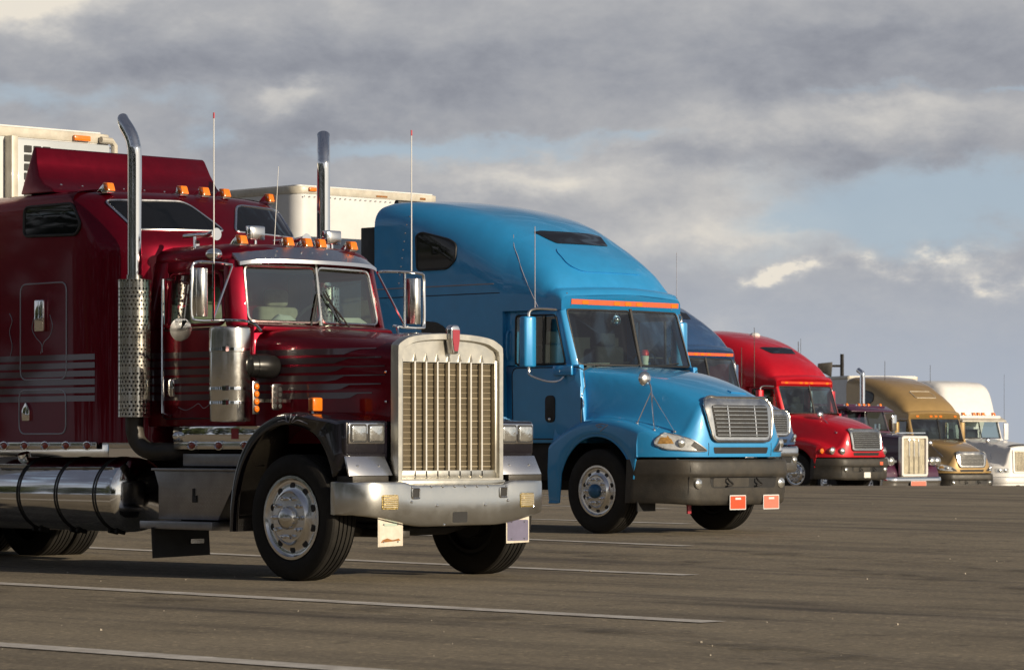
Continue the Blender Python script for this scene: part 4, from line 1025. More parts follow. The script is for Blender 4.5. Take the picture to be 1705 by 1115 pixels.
def aero(name, label, loc, rz, p, style='teardrop', bumper='bumper_grey', grille='slats', detail=True, sky=True, visor_mat='orange', group='trucks parked in the angled row', skymat='darkglass', rim=.30, R=.505, hub='steel', frame='steel', trailer_gap=None):
    T = empty(name, loc, rz); tag(T, label, 'truck', group)
    ch = G()
    for s in (-1, 1): ch.box(-7.0, .9, s * .43 - .045, s * .43 + .045, .68, .95)
    ch.box(-.1, .1, -.9, .9, .40, .54); ch.box(-1.7, .85, -.55, .55, .50, 1.2); ch.box(-3.8, -.8, -1.0, 1.0, .62, 1.1); ch.box(.6, 1.05, -.9, .9, .5, .9); ch.box(-5.9, -5.6, -.7, .7, .4, .65)
    obj('chassis', ch, 'chassis', T, bevel=.01)
    wheel(T, (0, -1.03, R), R, rim, hub=hub, fine=detail); wheel(T, (0, 1.03, R), R, rim, far=True, hub=hub)
    for x in (-5.1, -6.4):
        wheel(T, (x, -1.05, R), R, rim, dual=True); wheel(T, (x, 1.05, R), R, rim, far=True, dual=True)
    # ---- roof and sleeper by cross-sections
    tops = [(-3.90, 4.165), (-3.75, 4.195), (-3.4, 4.19), (-3.0, 4.145), (-2.6, 4.07), (-2.2, 3.965), (-1.9, 3.855), (-1.6, 3.705), (-1.4, 3.565), (-1.2, 3.395), (-1.05, 3.235), (-.93, 3.075), (-.88, 3.00), (-.80, 2.985), (-.74, 2.96), (-.70, 2.90)]
    wid = [(-3.9, 1.23), (-2.2, 1.22), (-1.6, 1.185), (-1.2, 1.14), (-.7, 1.065)]
    ryt = [(-3.9, .34), (-3.4, .42), (-2.2, .62), (-1.6, .64), (-1.2, .50), (-.93, .24), (-.88, .14), (-.7, .10)]
    rzt = [(-3.9, .30), (-3.4, .36), (-2.2, .72), (-1.6, .80), (-1.2, .50), (-.93, .22), (-.88, .10), (-.7, .08)]
    def section(x, zb, k):
        t, w, ry, rz_ = interp(tops, x), interp(wid, x), interp(ryt, x), interp(rzt, x)
        half = [(w, zb), (w, (zb + t - rz_) / 2)]
        for i in range(9):
            a = math.pi / 2 * i / 8; half.append((w - ry + ry * math.cos(a) ** .85, t - rz_ + rz_ * math.sin(a) ** .85 - .03))
        half += [((w - ry) * .6, t - .01), ((w - ry) * .25, t)]
        def P(y, z):
            return (x + k * .20 * (1 - (y / w) ** 2), y, z)
        return [P(y, z) for y, z in half] + [P(0, t + .004)] + [P(-y, z) for y, z in reversed(half)]
    xs = [-3.90, -3.75, -3.6, -3.4, -3.2, -3.0, -2.8, -2.6, -2.4, -2.2, -2.05, -1.9, -1.75, -1.6]
    sl = obj('sleeper', G().loft([section(x, 1.08, 0) for x in xs]), p, T, sm=42)
    xs2 = [-1.6, -1.5, -1.4, -1.3, -1.2, -1.12, -1.05, -.99, -.93, -.90, -.88, -.84, -.80, -.74, -.70]
    cap = obj('roof_cap', G().loft([section(x, 2.70 if x > -1.59 else 2.70, (sst(x, -1.62, -.9))) for x in xs2]), p, T, sm=38)
    Bs, Bc = bvh_of(sl), bvh_of(cap)
    Bo = BVHTree.FromPolygons([v.co[:] for m_ in (sl, cap) for v in m_.data.vertices], [q.vertices[:] for q in sl.data.polygons] + [[i + len(sl.data.vertices) for i in q.vertices] for q in cap.data.polygons])
    if detail:
        ex = obj('side_extender', G().box(-4.22, -3.88, -1.18, -1.14, 1.3, 3.85).box(-4.22, -3.88, 1.14, 1.18, 1.3, 3.85), 'black', T, bevel=.01)
        obj('spoiler_seal', G().prism([(-3.97, 4.13), (-3.86, 4.13), (-3.86, 4.20), (-3.93, 4.215)], 'xz', -.85, .85), 'black', sl, bevel=.015)
        rv = G()
        for i in range(9):
            q = cast(Bs, 'R', -3.28 - .02 * i, 3.95 - i * .105, 0); rv.ball(tuple(q), .011, 6, 4)
        obj('rivets', rv, 'chrome', sl)
    for ax in ('R', 'L'):
        w1 = rpoly([(-3.10, 3.26), (-2.55, 3.26), (-2.40, 3.36), (-2.40, 3.55), (-2.52, 3.62), (-3.02, 3.735), (-3.12, 3.70)], .06, 4)
        g, rim_ = drape(Bs, w1, ax, .006); w_ = obj('window', g, skymat, sl, sm=60); obj('window_trim', G().tube(rim_, .014, 6, closed=True), 'black', w_)
        if detail:
            w2 = rpoly([(-3.02, 2.28), (-2.62, 2.28), (-2.55, 2.36), (-2.57, 2.52), (-2.75, 2.60), (-3.02, 2.62)], .06, 4)
            obj('lower_window', drape(Bs, w2, ax, .006)[0], skymat, sl, sm=60)
            obj('body_seam', G().tube([tuple(cast(Bs, ax, x, 3.045, .002)) for x in (-3.85, -3.3, -2.8, -2.2, -1.75)], .008, 5), 'pin', sl)
            obj('body_seam', G().tube([tuple(cast(Bs, ax, x, 2.93, .0)) for x in (-3.85, -3.3, -2.8, -2.2, -1.65)], .006, 5), 'black', sl)
            path = [tuple(cast(Bs if x < -1.6 else Bc, ax, x, z, .001)) for x, z in ((-1.72, 3.66), (-1.60, 3.52), (-1.48, 3.38), (-1.36, 3.22), (-1.24, 3.05), (-1.12, 2.86), (-1.05, 2.74))]
            obj('body_seam', G().tube(smooth(path, 3), .005, 5), 'pin', sl)
    # skylight and raised pad on the raked front
    sk = rpoly([(-.46, 3.555), (.46, 3.555), (.60, 3.70), (.45, 3.725), (-.45, 3.725), (-.60, 3.70)], .03, 3)
    if sky == 'hatch':
        g, rim_ = drape(Bo, rect(-.42, .42, 3.42, 3.64, .05, 4), 'F', .012); h = obj('roof_hatch', g, p, cap, sm=60); obj('hatch_seal', G().tube(rim_, .012, 6, closed=True), 'cream', h)
    else:
        g, rim_ = drape(Bo, sk, 'F', .008); w_ = obj('skylight', g, skymat, cap, sm=60)
    if detail:
        pad = rpoly([(-.52, 3.18), (.52, 3.18), (.66, 3.26), (.62, 3.48), (-.62, 3.48), (-.66, 3.26)], .10, 5)
        obj('raised_pad', drape(Bo, pad, 'F', .014, .07, (1.0, .94, .8, .55, .28), .03)[0], p, cap, sm=60)
    band = [tuple(cast(Bc, 'F', y, z, .004)) for z in (2.775, 2.835) for y in [-.90 + 1.92 * k / 24 for k in range(25)]]
    if visor_mat:
        st = obj('light_strip', G().loft([band[:25], band[25:]], closed=False, cap=False), visor_mat, cap, solid=.004)
    for y in (-.66, -.10, .10, .30, .94) if detail else (-.7, -.15, 0.05, .25, .85):
        g, r_ = drape(Bc, rect(y - .055, y + .055, 2.783, 2.828, .01, 2), 'F', .014, .06, (1, .8, .4), .02); obj('marker_light', g, 'amber', cap, sm=40)
    # ---- cab
    cg = G()
    for s in (-1, 1):
        cg.hexa([(-1.62, s * 1.10, 1.08), (-.28, s * 1.07, 1.08), (-.28, s * 1.0, 1.08), (-1.62, s * 1.0, 1.08)], [(-1.62, s * 1.12, 2.03), (-.40, s * 1.06, 2.03), (-.40, s * .98, 2.03), (-1.62, s * 1.02, 2.03)])
        cg.hexa([(-1.62, s * 1.12, 2.03), (-1.46, s * 1.115, 2.03), (-1.46, s * 1.04, 2.03), (-1.62, s * 1.04, 2.03)], [(-1.62, s * 1.12, 2.71), (-1.44, s * 1.10, 2.71), (-1.44, s * 1.03, 2.71), (-1.62, s * 1.03, 2.71)])
        cg.hexa([(-.44, s * 1.01, 1.98), (-.50, s * 1.075, 1.98), (-.60, s * 1.075, 1.98), (-.56, s * .98, 1.98)], [(-.70, s * .985, 2.73), (-.73, s * 1.055, 2.73), (-.86, s * 1.06, 2.73), (-.80, s * .97, 2.73)])
        cg.hexa([(-1.5, s * 1.105, 2.62), (-.78, s * 1.07, 2.62), (-.78, s * 1.0, 2.62), (-1.5, s * 1.02, 2.62)], [(-1.5, s * 1.10, 2.71), (-.78, s * 1.06, 2.71), (-.78, s * 1.0, 2.71), (-1.5, s * 1.02, 2.71)])
    cg.box(-1.62, -.35, -1.0, 1.0, 1.08, 1.5)
    cab = obj('cab', cg, p, T, bevel=.014, sm=40)
    obj('cab_lining', G().box(-1.61, -1.56, -1.0, 1.0, 1.5, 2.69).box(-.75, -.45, -.97, .97, 1.85, 1.99).box(-1.55, -.72, -.98, .98, 2.66, 2.69), 'interior', cab)
    pane4(cab, [(-.475, -1.0, 2.03), (-.38, -.012, 2.03), (-.565, -.012, 2.705), (-.70, -.985, 2.705)], 'windshield_pane', bow=.02)
    pane4(cab, [(-.38, .012, 2.03), (-.475, 1.0, 2.03), (-.70, .985, 2.705), (-.565, .012, 2.705)], 'windshield_pane', bow=.02)
    obj('windshield_post', G().tube([(-.375, 0, 2.0), (-.56, 0, 2.73)], .022, 6), 'black', cab)
    for s in (-1, 1):
        pane4(cab, [(-1.45, s * 1.105, 2.04), (-.62, s * 1.072, 2.04), (-.80, s * 1.062, 2.64), (-1.45, s * 1.10, 2.64)], 'side_window', frame='black', rc=.05)
        if detail: obj('vent_post', G().tube([(-.98, s * 1.09, 2.03), (-.98, s * 1.085, 2.64)], .018, 6), 'black', cab)
    for y in (-.48, .48):
        obj('seat', G().box(-1.50, -1.34, y - .25, y + .25, 1.5, 2.30).box(-1.47, -1.38, y - .14, y + .14, 2.30, 2.48), 'dkseat', cab, bevel=.05, seg=3)
    obj('steering_wheel', G().tube([(-.82 + .10 * math.sin(t * .3927), .48 + .23 * math.cos(t * .3927), 2.06 + .18 * math.sin(t * .3927)) for t in range(16)], .016, 6, closed=True), 'black', cab)
    Bd = bvh_of(cab)
    for s, ax in ((-1, 'R'), (1, 'L')):
        g, r_ = drape(Bd, rect(-1.50, -.36, 1.13, 2.0, .10, 5), ax, .003, .12); dr = obj('door', g, p, cab); obj('door_seal', G().tube(r_, .007, 6, closed=True), 'black', dr)
        hd = obj('door_handle', G().prism(rect(-.95, -.78, 1.33, 1.66, .07, 5), 'xz', s * 1.075, s * 1.105), 'black', dr, bevel=.012)
        if detail: obj('handle_lock', G().ball((-.86, s * 1.108, 1.37), .022, 10, 6), 'alu', hd)
        if detail: obj('grab_rail', G().tube(smooth([(-1.545, s * 1.115, 2.45), (-1.545, s * 1.16, 2.42), (-1.545, s * 1.16, 2.15), (-1.545, s * 1.115, 2.10)], 3), .012, 6), p, cab)
    for y0, y1 in ((-.75, -.15), (.15, .75)):
        obj('wiper', G().tube([(-.42, y0, 2.015), (-.44, y1, 2.07)], .010, 6), 'black', cab)
    # ---- hood and fenders in one skin
    W = 1.19
    def hs(s_, y):
        a = abs(y)
        xr = -.56 - .24 * sst(a, 1.0, 1.10); xf = 1.16 - .48 * (a / W) ** 4.5
        x = xr + (xf - xr) * s_
        z0 = 2.035 - .13 * s_ - .265 * s_ ** 2.3
        h = 1.02 - .42 * s_ ** .8; tw = .10 + .24 * s_
        zc_ = z0 - .05 * (a / max(.3, h)) ** 2 - .03 * sst(a, h - .15, h)
        zf = 1.385 - .24 * max(0, x) ** 2 - .45 * min(0, x) ** 2
        k = sst(a, h - .02, h + tw)
        z = zc_ * (1 - k) + min(zf, zc_) * k
        q = min(1, max(0, (a - (W - .13)) / .13)); z -= .11 * (1 - math.sqrt(max(0, 1 - q * q)))
        return x, z
    ns, ny = 44, 66
    ys = [W * math.sin(math.pi / 2 * (-1 + 2 * j / ny)) for j in range(ny + 1)]
    def arch(x):
        if abs(x) < .63: return .50 + math.sqrt(.63 ** 2 - x * x) * 1.06
        return .915 if x > 0 else .36
    rows = []
    for i in range(ns + 1):
        s_ = i / ns; row = []
        for sd_ in (-1,):
            x, z = hs(s_, W); zb = min(arch(x), z - .02)
            row += [(x, sd_ * (W - .015), zb), (x, sd_ * (W + .004), zb + (z - zb) * .25), (x, sd_ * (W + .012), zb + (z - zb) * .6)]
        for y in ys:
            x, z = hs(s_, y); row.append((x, y, z))
        x, z = hs(s_, W); zb = min(arch(x), z - .02)
        row += [(x, W + .012, zb + (z - zb) * .6), (x, W + .004, zb + (z - zb) * .25), (x, W - .015, zb)]
        rows.append(row)
    # nose
    last = rows[-1]
    for dz, dx in ((.02, .02), (.08, .045), (.25, .07), (.55, .095), (.85, .11), (1.0, .10)):
        nr = []
        for j, (x, y, z) in enumerate(last):
            if j < 3 or j > len(last) - 4: zt_ = last[3][2] if j < 3 else last[-4][2]
            else: zt_ = z
            zb = .915
            e = 1 - (abs(y) / (W + .012)) ** 8; e = max(0, e)
            zz = z + (min(z, zb) - z) * dz if z > zb else z
            nr.append((x + dx * e, y, zz))
        rows.append(nr)
    hood = obj('hood', G().loft(rows, closed=False, cap=False), p, T, sm=50)
    for k in (0, -1): obj('wheel_arch_lip', G().tube([r_[k] for r_ in rows[:ns + 1]], .014, 6), p, hood)
    Bh = bvh_of(hood)
    # ---- grille
    if grille == 'slats':      # tall surround with a rounded top
        su = rpoly([(-.50, 1.10), (.50, 1.10), (.56, 1.30), (.60, 1.52), (.50, 1.605), (-.50, 1.605), (-.60, 1.52), (-.56, 1.30)], [.08, .08, .1, .1, .1, .1, .1, .1], 5)
        ga, gb, z0, z1, nb = .47, .50, 1.15, 1.53, 8
    else:
        su = rpoly([(-.53, 1.08), (.53, 1.08), (.56, 1.60), (-.56, 1.60)], .07, 5)
        ga, gb, z0, z1, nb = .48, .50, 1.12, 1.555, 9
    g, rim_ = drape(Bh, su, 'F', .035, .05, (1, .985, .9, .6, .3), .06); gr = obj('grille_surround', g, frame, T, sm=50)
    obj('grille_edge', G().tube(rim_, .016, 8, closed=True), frame, gr)
    Bg = bvh_of(gr)
    inner = rpoly([(-ga, z0), (ga, z0), (gb, z1), (-gb, z1)], .05, 4)
    obj('grille_recess', drape(Bg, inner, 'F', .003, .06, skirt=.002)[0], 'black', gr)
    for i in range(nb):
        z = z0 + .028 + (z1 - z0 - .05) * i / (nb - 1); w_ = ga - .012 + (gb - ga) * i / (nb - 1)
        a = [cast(Bg, 'F', -w_ + 2 * w_ * k / 8, z, .006) for k in range(9)]
        rg = [[(q.x, q.y, q.z - .013), (q.x + .014, q.y, q.z - .007), (q.x + .014, q.y, q.z + .003), (q.x, q.y, q.z + .010)] for q in a]
        obj('grille_bar', G().loft(rg), 'steel', gr, sm=20)
    if detail:
        for y in (-.24, .24):
            obj('grille_strut', G().tube([tuple(cast(Bg, 'F', y, z, .006)) for z in (z0 + .01, (z0 + z1) / 2, z1 - .01)], .012, 6), 'chrome', gr)
    sl_ = rpoly([(-.47, .955), (.47, .955), (.49, 1.03), (-.49, 1.03)], .02, 3)
    obj('lower_slot', drape(Bh, sl_, 'F', .003, .06, skirt=.002)[0], 'black', hood)
    if detail:
        for y in (-.56, .56): obj('panel_seam', G().tube([tuple(cast(Bh, 'F', y, z, .0)) for z in (1.08, 1.03, .98, .93)], .005, 5), 'black', hood)
        hr = G()
        for y, z in ((-.98, 2.90), (-.90, 2.76), (.98, 2.90), (.9, 2.755)):
            q = cast(Bc, 'F', y, z, 0); hr.ball(tuple(q), .012, 6, 4)
        obj('rivets', hr, 'chrome', cap)
    # ---- headlamps
    for s in (-1, 1):
        if style == 'teardrop':
            hp = rpoly([(-1.10, 1.06), (-1.08, 1.14), (-1.01, 1.19), (-.90, 1.18), (-.77, 1.115), (-.585, .985), (-.80, .98), (-1.02, 1.0)], .03, 3)
            hp = [(s * -a, b) for a, b in hp]
            g, rim_ = drape(Bh, hp, 'F', .012, .05, skirt=.02); hl = obj('headlight', g, 'lens', T, sm=60)
            obj('headlight_trim', G().tube(rim_, .009, 6, closed=True), 'alu', hl)
            q = cast(Bh, 'F', s * 1.08, 1.10, .016); obj('turn_signal', drape(bvh_of(hl), [(s * 1.085, 1.07), (s * 1.06, 1.145), (s * .98, 1.17), (s * .96, 1.07)], 'F', .004, .05, skirt=.002)[0], pmat('amber_glint', (.55, .30, .08), .2, .4, .8, .4, 30), hl)
            obj('dark_corner', drape(bvh_of(hl), [(s * .76, 1.095), (s * .61, .992), (s * .73, .992), (s * .80, 1.05)], 'F', .004, .05, skirt=.002)[0], 'black', hl)
            q = cast(Bh, 'F', s * .88, 1.075, .014); obj('projector', G().lathe([(.052, 0), (.055, .012), (.03, .024), (.002, .028)], tuple(q), (1, s * .25, 0), 18), 'lamp', hl)
        else:
            pod = None
            for y, z, r_, m_ in ((.98, 1.075, .075, 'lamp'), (.79, 1.065, .068, 'lamp'), (1.13, 1.07, .05, 'amber')):
                q = cast(Bh, 'F', s * y, z, .004)
                h = obj('headlight' if m_ == 'lamp' else 'turn_signal', G().lathe([(r_ + .012, -.03), (r_ + .012, .012), (r_, .016), (r_ * .6, .03), (.002, .036)], tuple(q), (1, s * .2, 0), 20), m_, T)
                if m_ == 'lamp': obj('headlight_trim', G().lathe([(r_ + .012, .004), (r_ + .022, .008), (r_ + .012, .02)], tuple(q), (1, s * .2, 0), 20, cap=False), 'alu', h)
    # ---- bumper
    bu = obj('bumper', grid_bumper(lambda y: 1.30 - .06 * (y / 1.1) ** 2 - .62 * max(0, (y - .72) / .47) ** 2.4, lambda y: .885, lambda y: .34 + .03 * sst(y, .6, 1.15), 1.19), bumper, T, sm=45)
    Bb = bvh_of(bu)
    obj('bumper_slot', drape(Bb, rpoly([(-.52, .545), (.62, .545), (.66, .68), (-.56, .68)], .04, 3), 'F', .002, .06, skirt=.003)[0], 'black', bu)
    obj('slot_grating', drape(Bb, rect(-.50, .12, .56, .665, .02, 3), 'F', .006, .06, skirt=.003)[0], 'bumper_grey', bu)
    for s in (-1, 1):
        obj('bumper_seam', G().tube([tuple(cast(Bb, 'F', s * .86, z, .001)) for z in (.87, .75, .62, .5, .37)], .005, 5), 'black', bu)
        q = cast(Bb, 'F', s * .74, .60, .0); f = obj('fog_light', G().lathe([(.062, -.01), (.062, .012), (.045, .024), (.002, .03)], tuple(q), (1, 0, 0), 18), 'lamp', bu)
        obj('hook', G().tube(smooth([(1.30, s * .26 - .02, .66), (1.33, s * .26 - .02, .63), (1.33, s * .26 + .04, .59), (1.31, s * .26 - .03, .57)], 4), .012, 6), 'chassis', bu)
    # ---- mirrors
    for s in (-1, 1):
        mx, my = -.98, s * 1.36
        mr = obj('mirror', G().prism(rpoly([(mx - .06, my - .10), (mx + .05, my - .10), (mx + .09, my), (mx + .05, my + .10), (mx - .06, my + .10)], .03, 4), 'xy', 2.00, 2.615), p, T, bevel=.03, seg=3, sm=50)
        obj('mirror_glass', G().box(mx - .066, mx - .061, my - .085, my + .085, 2.04, 2.58), 'darkglass', mr)
        obj('mirror_arm', G().tube(smooth([(mx + .02, my, 2.60), (mx + .02, my, 2.66), (mx + .04, my - s * .04, 2.70), (mx + .10, s * 1.22, 2.71), (mx + .2, s * 1.06, 2.70)], 4), .018, 8).tube(smooth([(mx + .02, my, 2.02), (mx + .02, my, 1.95), (mx + .05, my, 1.90), (mx + .22, s * 1.26, 1.83), (mx + .32, s * 1.16, 1.83), (mx + .35, s * 1.10, 1.88), (mx + .35, s * 1.06, 1.92)], 4), .015, 8), 'alu', mr)
        if detail: obj('mirror_mount', G().box(-.80, -.48, s * 1.10 - .02, s * 1.10 + .02, 1.90, 2.02), p, mr, bevel=.012)
    return T, dict(cap=cap, hood=hood, bumper=bu, cab=cab, Bb=Bb, Bh=Bh, Bc=Bc, sleeper=sl, Bs=Bs)

def plate(par, bv, y0, y1, z0, z1, mat, off=.012, rimm='trailer_white', print_=True):
    q = cast(bv, 'F', (y0 + y1) / 2, max(z1, .42), 0); x = q.x + off
    b = obj('license_plate', G().prism(rect(y0, y1, z0, z1, .012, 3), 'yz', x, x + .006), rimm, par)
    obj('plate_face', G().prism(rect(y0 + .012, y1 - .012, z0 + .012, z1 - .012, .008, 3), 'yz', x + .006, x + .009), mat, b)
    if print_:
        g = G()
        g.box(x + .009, x + .011, (y0 + y1) / 2 - .05, (y0 + y1) / 2 + .05, z1 - .055, z1 - .03)
        obj('plate_print', g, 'trailer_white', b)
    return b

def round_hood_mirror(T, x, y, z, base, m='alu'):
    o = obj('hood_mirror', G().lathe([(.088, 0), (.09, .012), (.07, .03), (.04, .04), (.002, .044)], (x, y, z), (1, -.2, .05), 22), m, T)
    g = G().tube([(x - .0, y, z), (x + .05, y + .02, z - .02), (x + .09, y + .02, z - .10), tuple(base[0])], .009, 6)
    for b in base[1:]: g.tube([(x + .09, y + .02, z - .16), tuple(b)], .007, 6)
    obj('mirror_stand', g, 'chrome', o)
    f = G()
    for b in base: f.ball(tuple(b), .022, 8, 6)
    obj('stand_foot', f, 'chrome', o)

# ---- sky blue truck
BX, BY = -6.39, 10.30
def blue_truck():
    T, d = aero('semi_truck', 'sky-blue aerodynamic truck with high sloping roof and two orange front plates', (BX, BY, .085), 0, 'blue', hub='tint_blue')
    plate(d['bumper'], d['Bb'], -.23, .06, .285, .46, 'plate_orange'); plate(d['bumper'], d['Bb'], .39, .68, .285, .46, 'plate_coral')
    whip(T, -.95, -1.27, 2.70, 3.71, .007, None, mat='pin'); whip(T, -.95, 1.27, 2.70, 3.50, .006, None, mat='pin')
    H = lambda x, y: cast(d['Bh'], 'T', x, y, .0)
    round_hood_mirror(T, .60, -.98, 1.84, [H(.80, -1.02), H(.55, -1.05), H(.98, -.86)])
    g = G()
    for pts in ([(.0, 1.345), (.10, 1.36), (.20, 1.345), (.13, 1.30), (.09, 1.27)], [(.0, 1.345), (.05, 1.315), (.11, 1.325), (.05, 1.345)]):
        g.tube([tuple(cast(d['Bh'], 'R', a, b - .05, .002)) for a, b in pts], .006, 5)
    obj('fender_mark', g, 'pin', d['hood'])
    o = obj('hood_badge', drape(d['Bh'], [(1.0, .05), (1.06, .05), (1.06, .32), (1.0, .30)], 'T', .012, .05)[0], 'blue', d['hood'])
    obj('tow_tag', G().box(.95, .97, -.62, -.56, .24, .36), 'reddish', T)
    obj('mud_flap', G().box(.64, .66, -1.16, -.85, .27, .75), 'black', T)
    # small things inside
    z = 2.085
    p = obj('paper_sheet', G().hexa([(BX - .60, BY - .72, z), (BX - .48, BY - .70, z - .003), (BX - .42, BY - .36, z), (BX - .58, BY - .34, z)], [(BX - .62, BY - .72, z + .05), (BX - .60, BY - .70, z + .055), (BX - .57, BY - .36, z + .06), (BX - .61, BY - .34, z + .055)]), 'paper'); tag(p, 'yellowed papers lying on the dashboard of the sky-blue truck', 'paper')
    p = obj('drink_cup', G().lathe([(.04, 0), (.055, .17), (.057, .18), (.001, .185)], (BX - .60, BY + .30, z - .02), (0, 0, 1), 18), 'paper'); tag(p, 'white cup with red lid behind the windscreen of the sky-blue truck', 'cup')
    obj('cup_lid', G().lathe([(.058, 0), (.058, .04), (.04, .07), (.001, .072)], (BX - .60, BY + .30, z + .165), (0, 0, 1), 18), 'red', p)
    o = obj('hanging_ornament', G().ball((BX - .72, BY - .10, 2.68), .075, 14, 9).cyl((BX - .72, BY - .10, 2.74), (BX - .72, BY - .10, 2.80), .005, 6), 'chrome'); tag(o, 'shiny round ornament hanging inside the windscreen of the sky-blue truck', 'ornament')
blue_truck()
def trailer_b():
    r, body, rail = trailer('trailer', (BX - 5.35, BY, .085), 0, 1.29, 4.455, 14.0, 'white box trailer behind the sky-blue truck with cream top rail', r=.22)
    obj('clearance_light', G().box(-.02, .04, -1.10, -.97, 4.39, 4.44), 'amber', rail, bevel=.01)
    obj('rust_streaks', G().box(.012, .017, .1, .3, 4.375, 4.40).box(.012, .017, .9, 1.0, 4.38, 4.41), 'rust', rail)
trailer_b()
# ---- navy truck behind it
def navy_truck():
    x, y = -24.4, 31.6
    T, d = aero('semi_truck', 'navy truck half hidden behind the hood of the sky-blue truck', (x, y, gz(x, y) - .02), 0, 'navy', style='teardrop', bumper='alu', visor_mat='orange', detail=False)
    whip(T, -1.0, -.55, 3.12, 3.80, .012, None, (-.5, 0), 'alu'); whip(T, -1.0, -.50, 3.12, 3.80, .012, None, mat='alu')
navy_truck()
def on_ray(px, dep):
    """ground point seen in column px of the picture at this distance"""
    l = (px - PW / 2) / FPX * dep
    x = CAMX + l * CT - dep * ST; y = CAMY + l * ST + dep * CT
    return x, y
def red_truck():
    x, y = on_ray(1376, 80.5)
    T, d = aero('semi_truck', 'bright red truck with round headlamps and grey plastic bumper', (x, y, gz(x, y)), 0, 'red', style='round', grille='box', detail=False, visor_mat='red_strip')
    T.scale = (1, 1, .97)
    plate(d['bumper'], d['Bb'], -.12, .13, .40, .54, 'paper', print_=False)
    o = obj('bumper_badge', drape(d['Bb'], rect(.48, .60, .72, .80), 'F', .004)[0], 'orange', d['bumper'])
    whip(T, -1.3, -1.2, 2.7, 4.2, .010, None, mat='bumper_grey'); whip(T, -1.7, -1.22, 2.7, 3.7, .010, None, mat='bumper_grey')
    H = lambda a, b: cast(d['Bh'], 'T', a, b, .0)
    round_hood_mirror(T, .35, -.66, 1.98, [H(.92, -.72)])
    obj('roof_dome', G().ball((-2.6, .3, 4.06), .14, 14, 8, (1, 1, .6)), 'white', d['sleeper'])
red_truck()
def gold_truck():
    x, y = on_ray(1578, 98.5)
    T, d = aero('semi_truck', 'gold truck with roof hatch between the chrome grille and the white truck', (x, y, -.50), rad(-14), 'gold', style='teardrop', detail=False, sky='hatch', visor_mat=None)
    T.scale = (.92, .92, .90)
    H = lambda a, b: cast(d['Bh'], 'T', a, b, .0)
    round_hood_mirror(T, .15, -.85, 1.90, [H(.75, -.80)])
    whip(T, -2.6, -.6, 4.0, 4.7, .010, None, mat='bumper_grey')
    obj('air_intake', G().lathe([(.02, 2.0), (.12, 2.02), (.12, 2.55), (.02, 2.57)], (-1.9, -1.4, 0), (0, 0, 1), 18), 'chrome', T)
gold_truck()

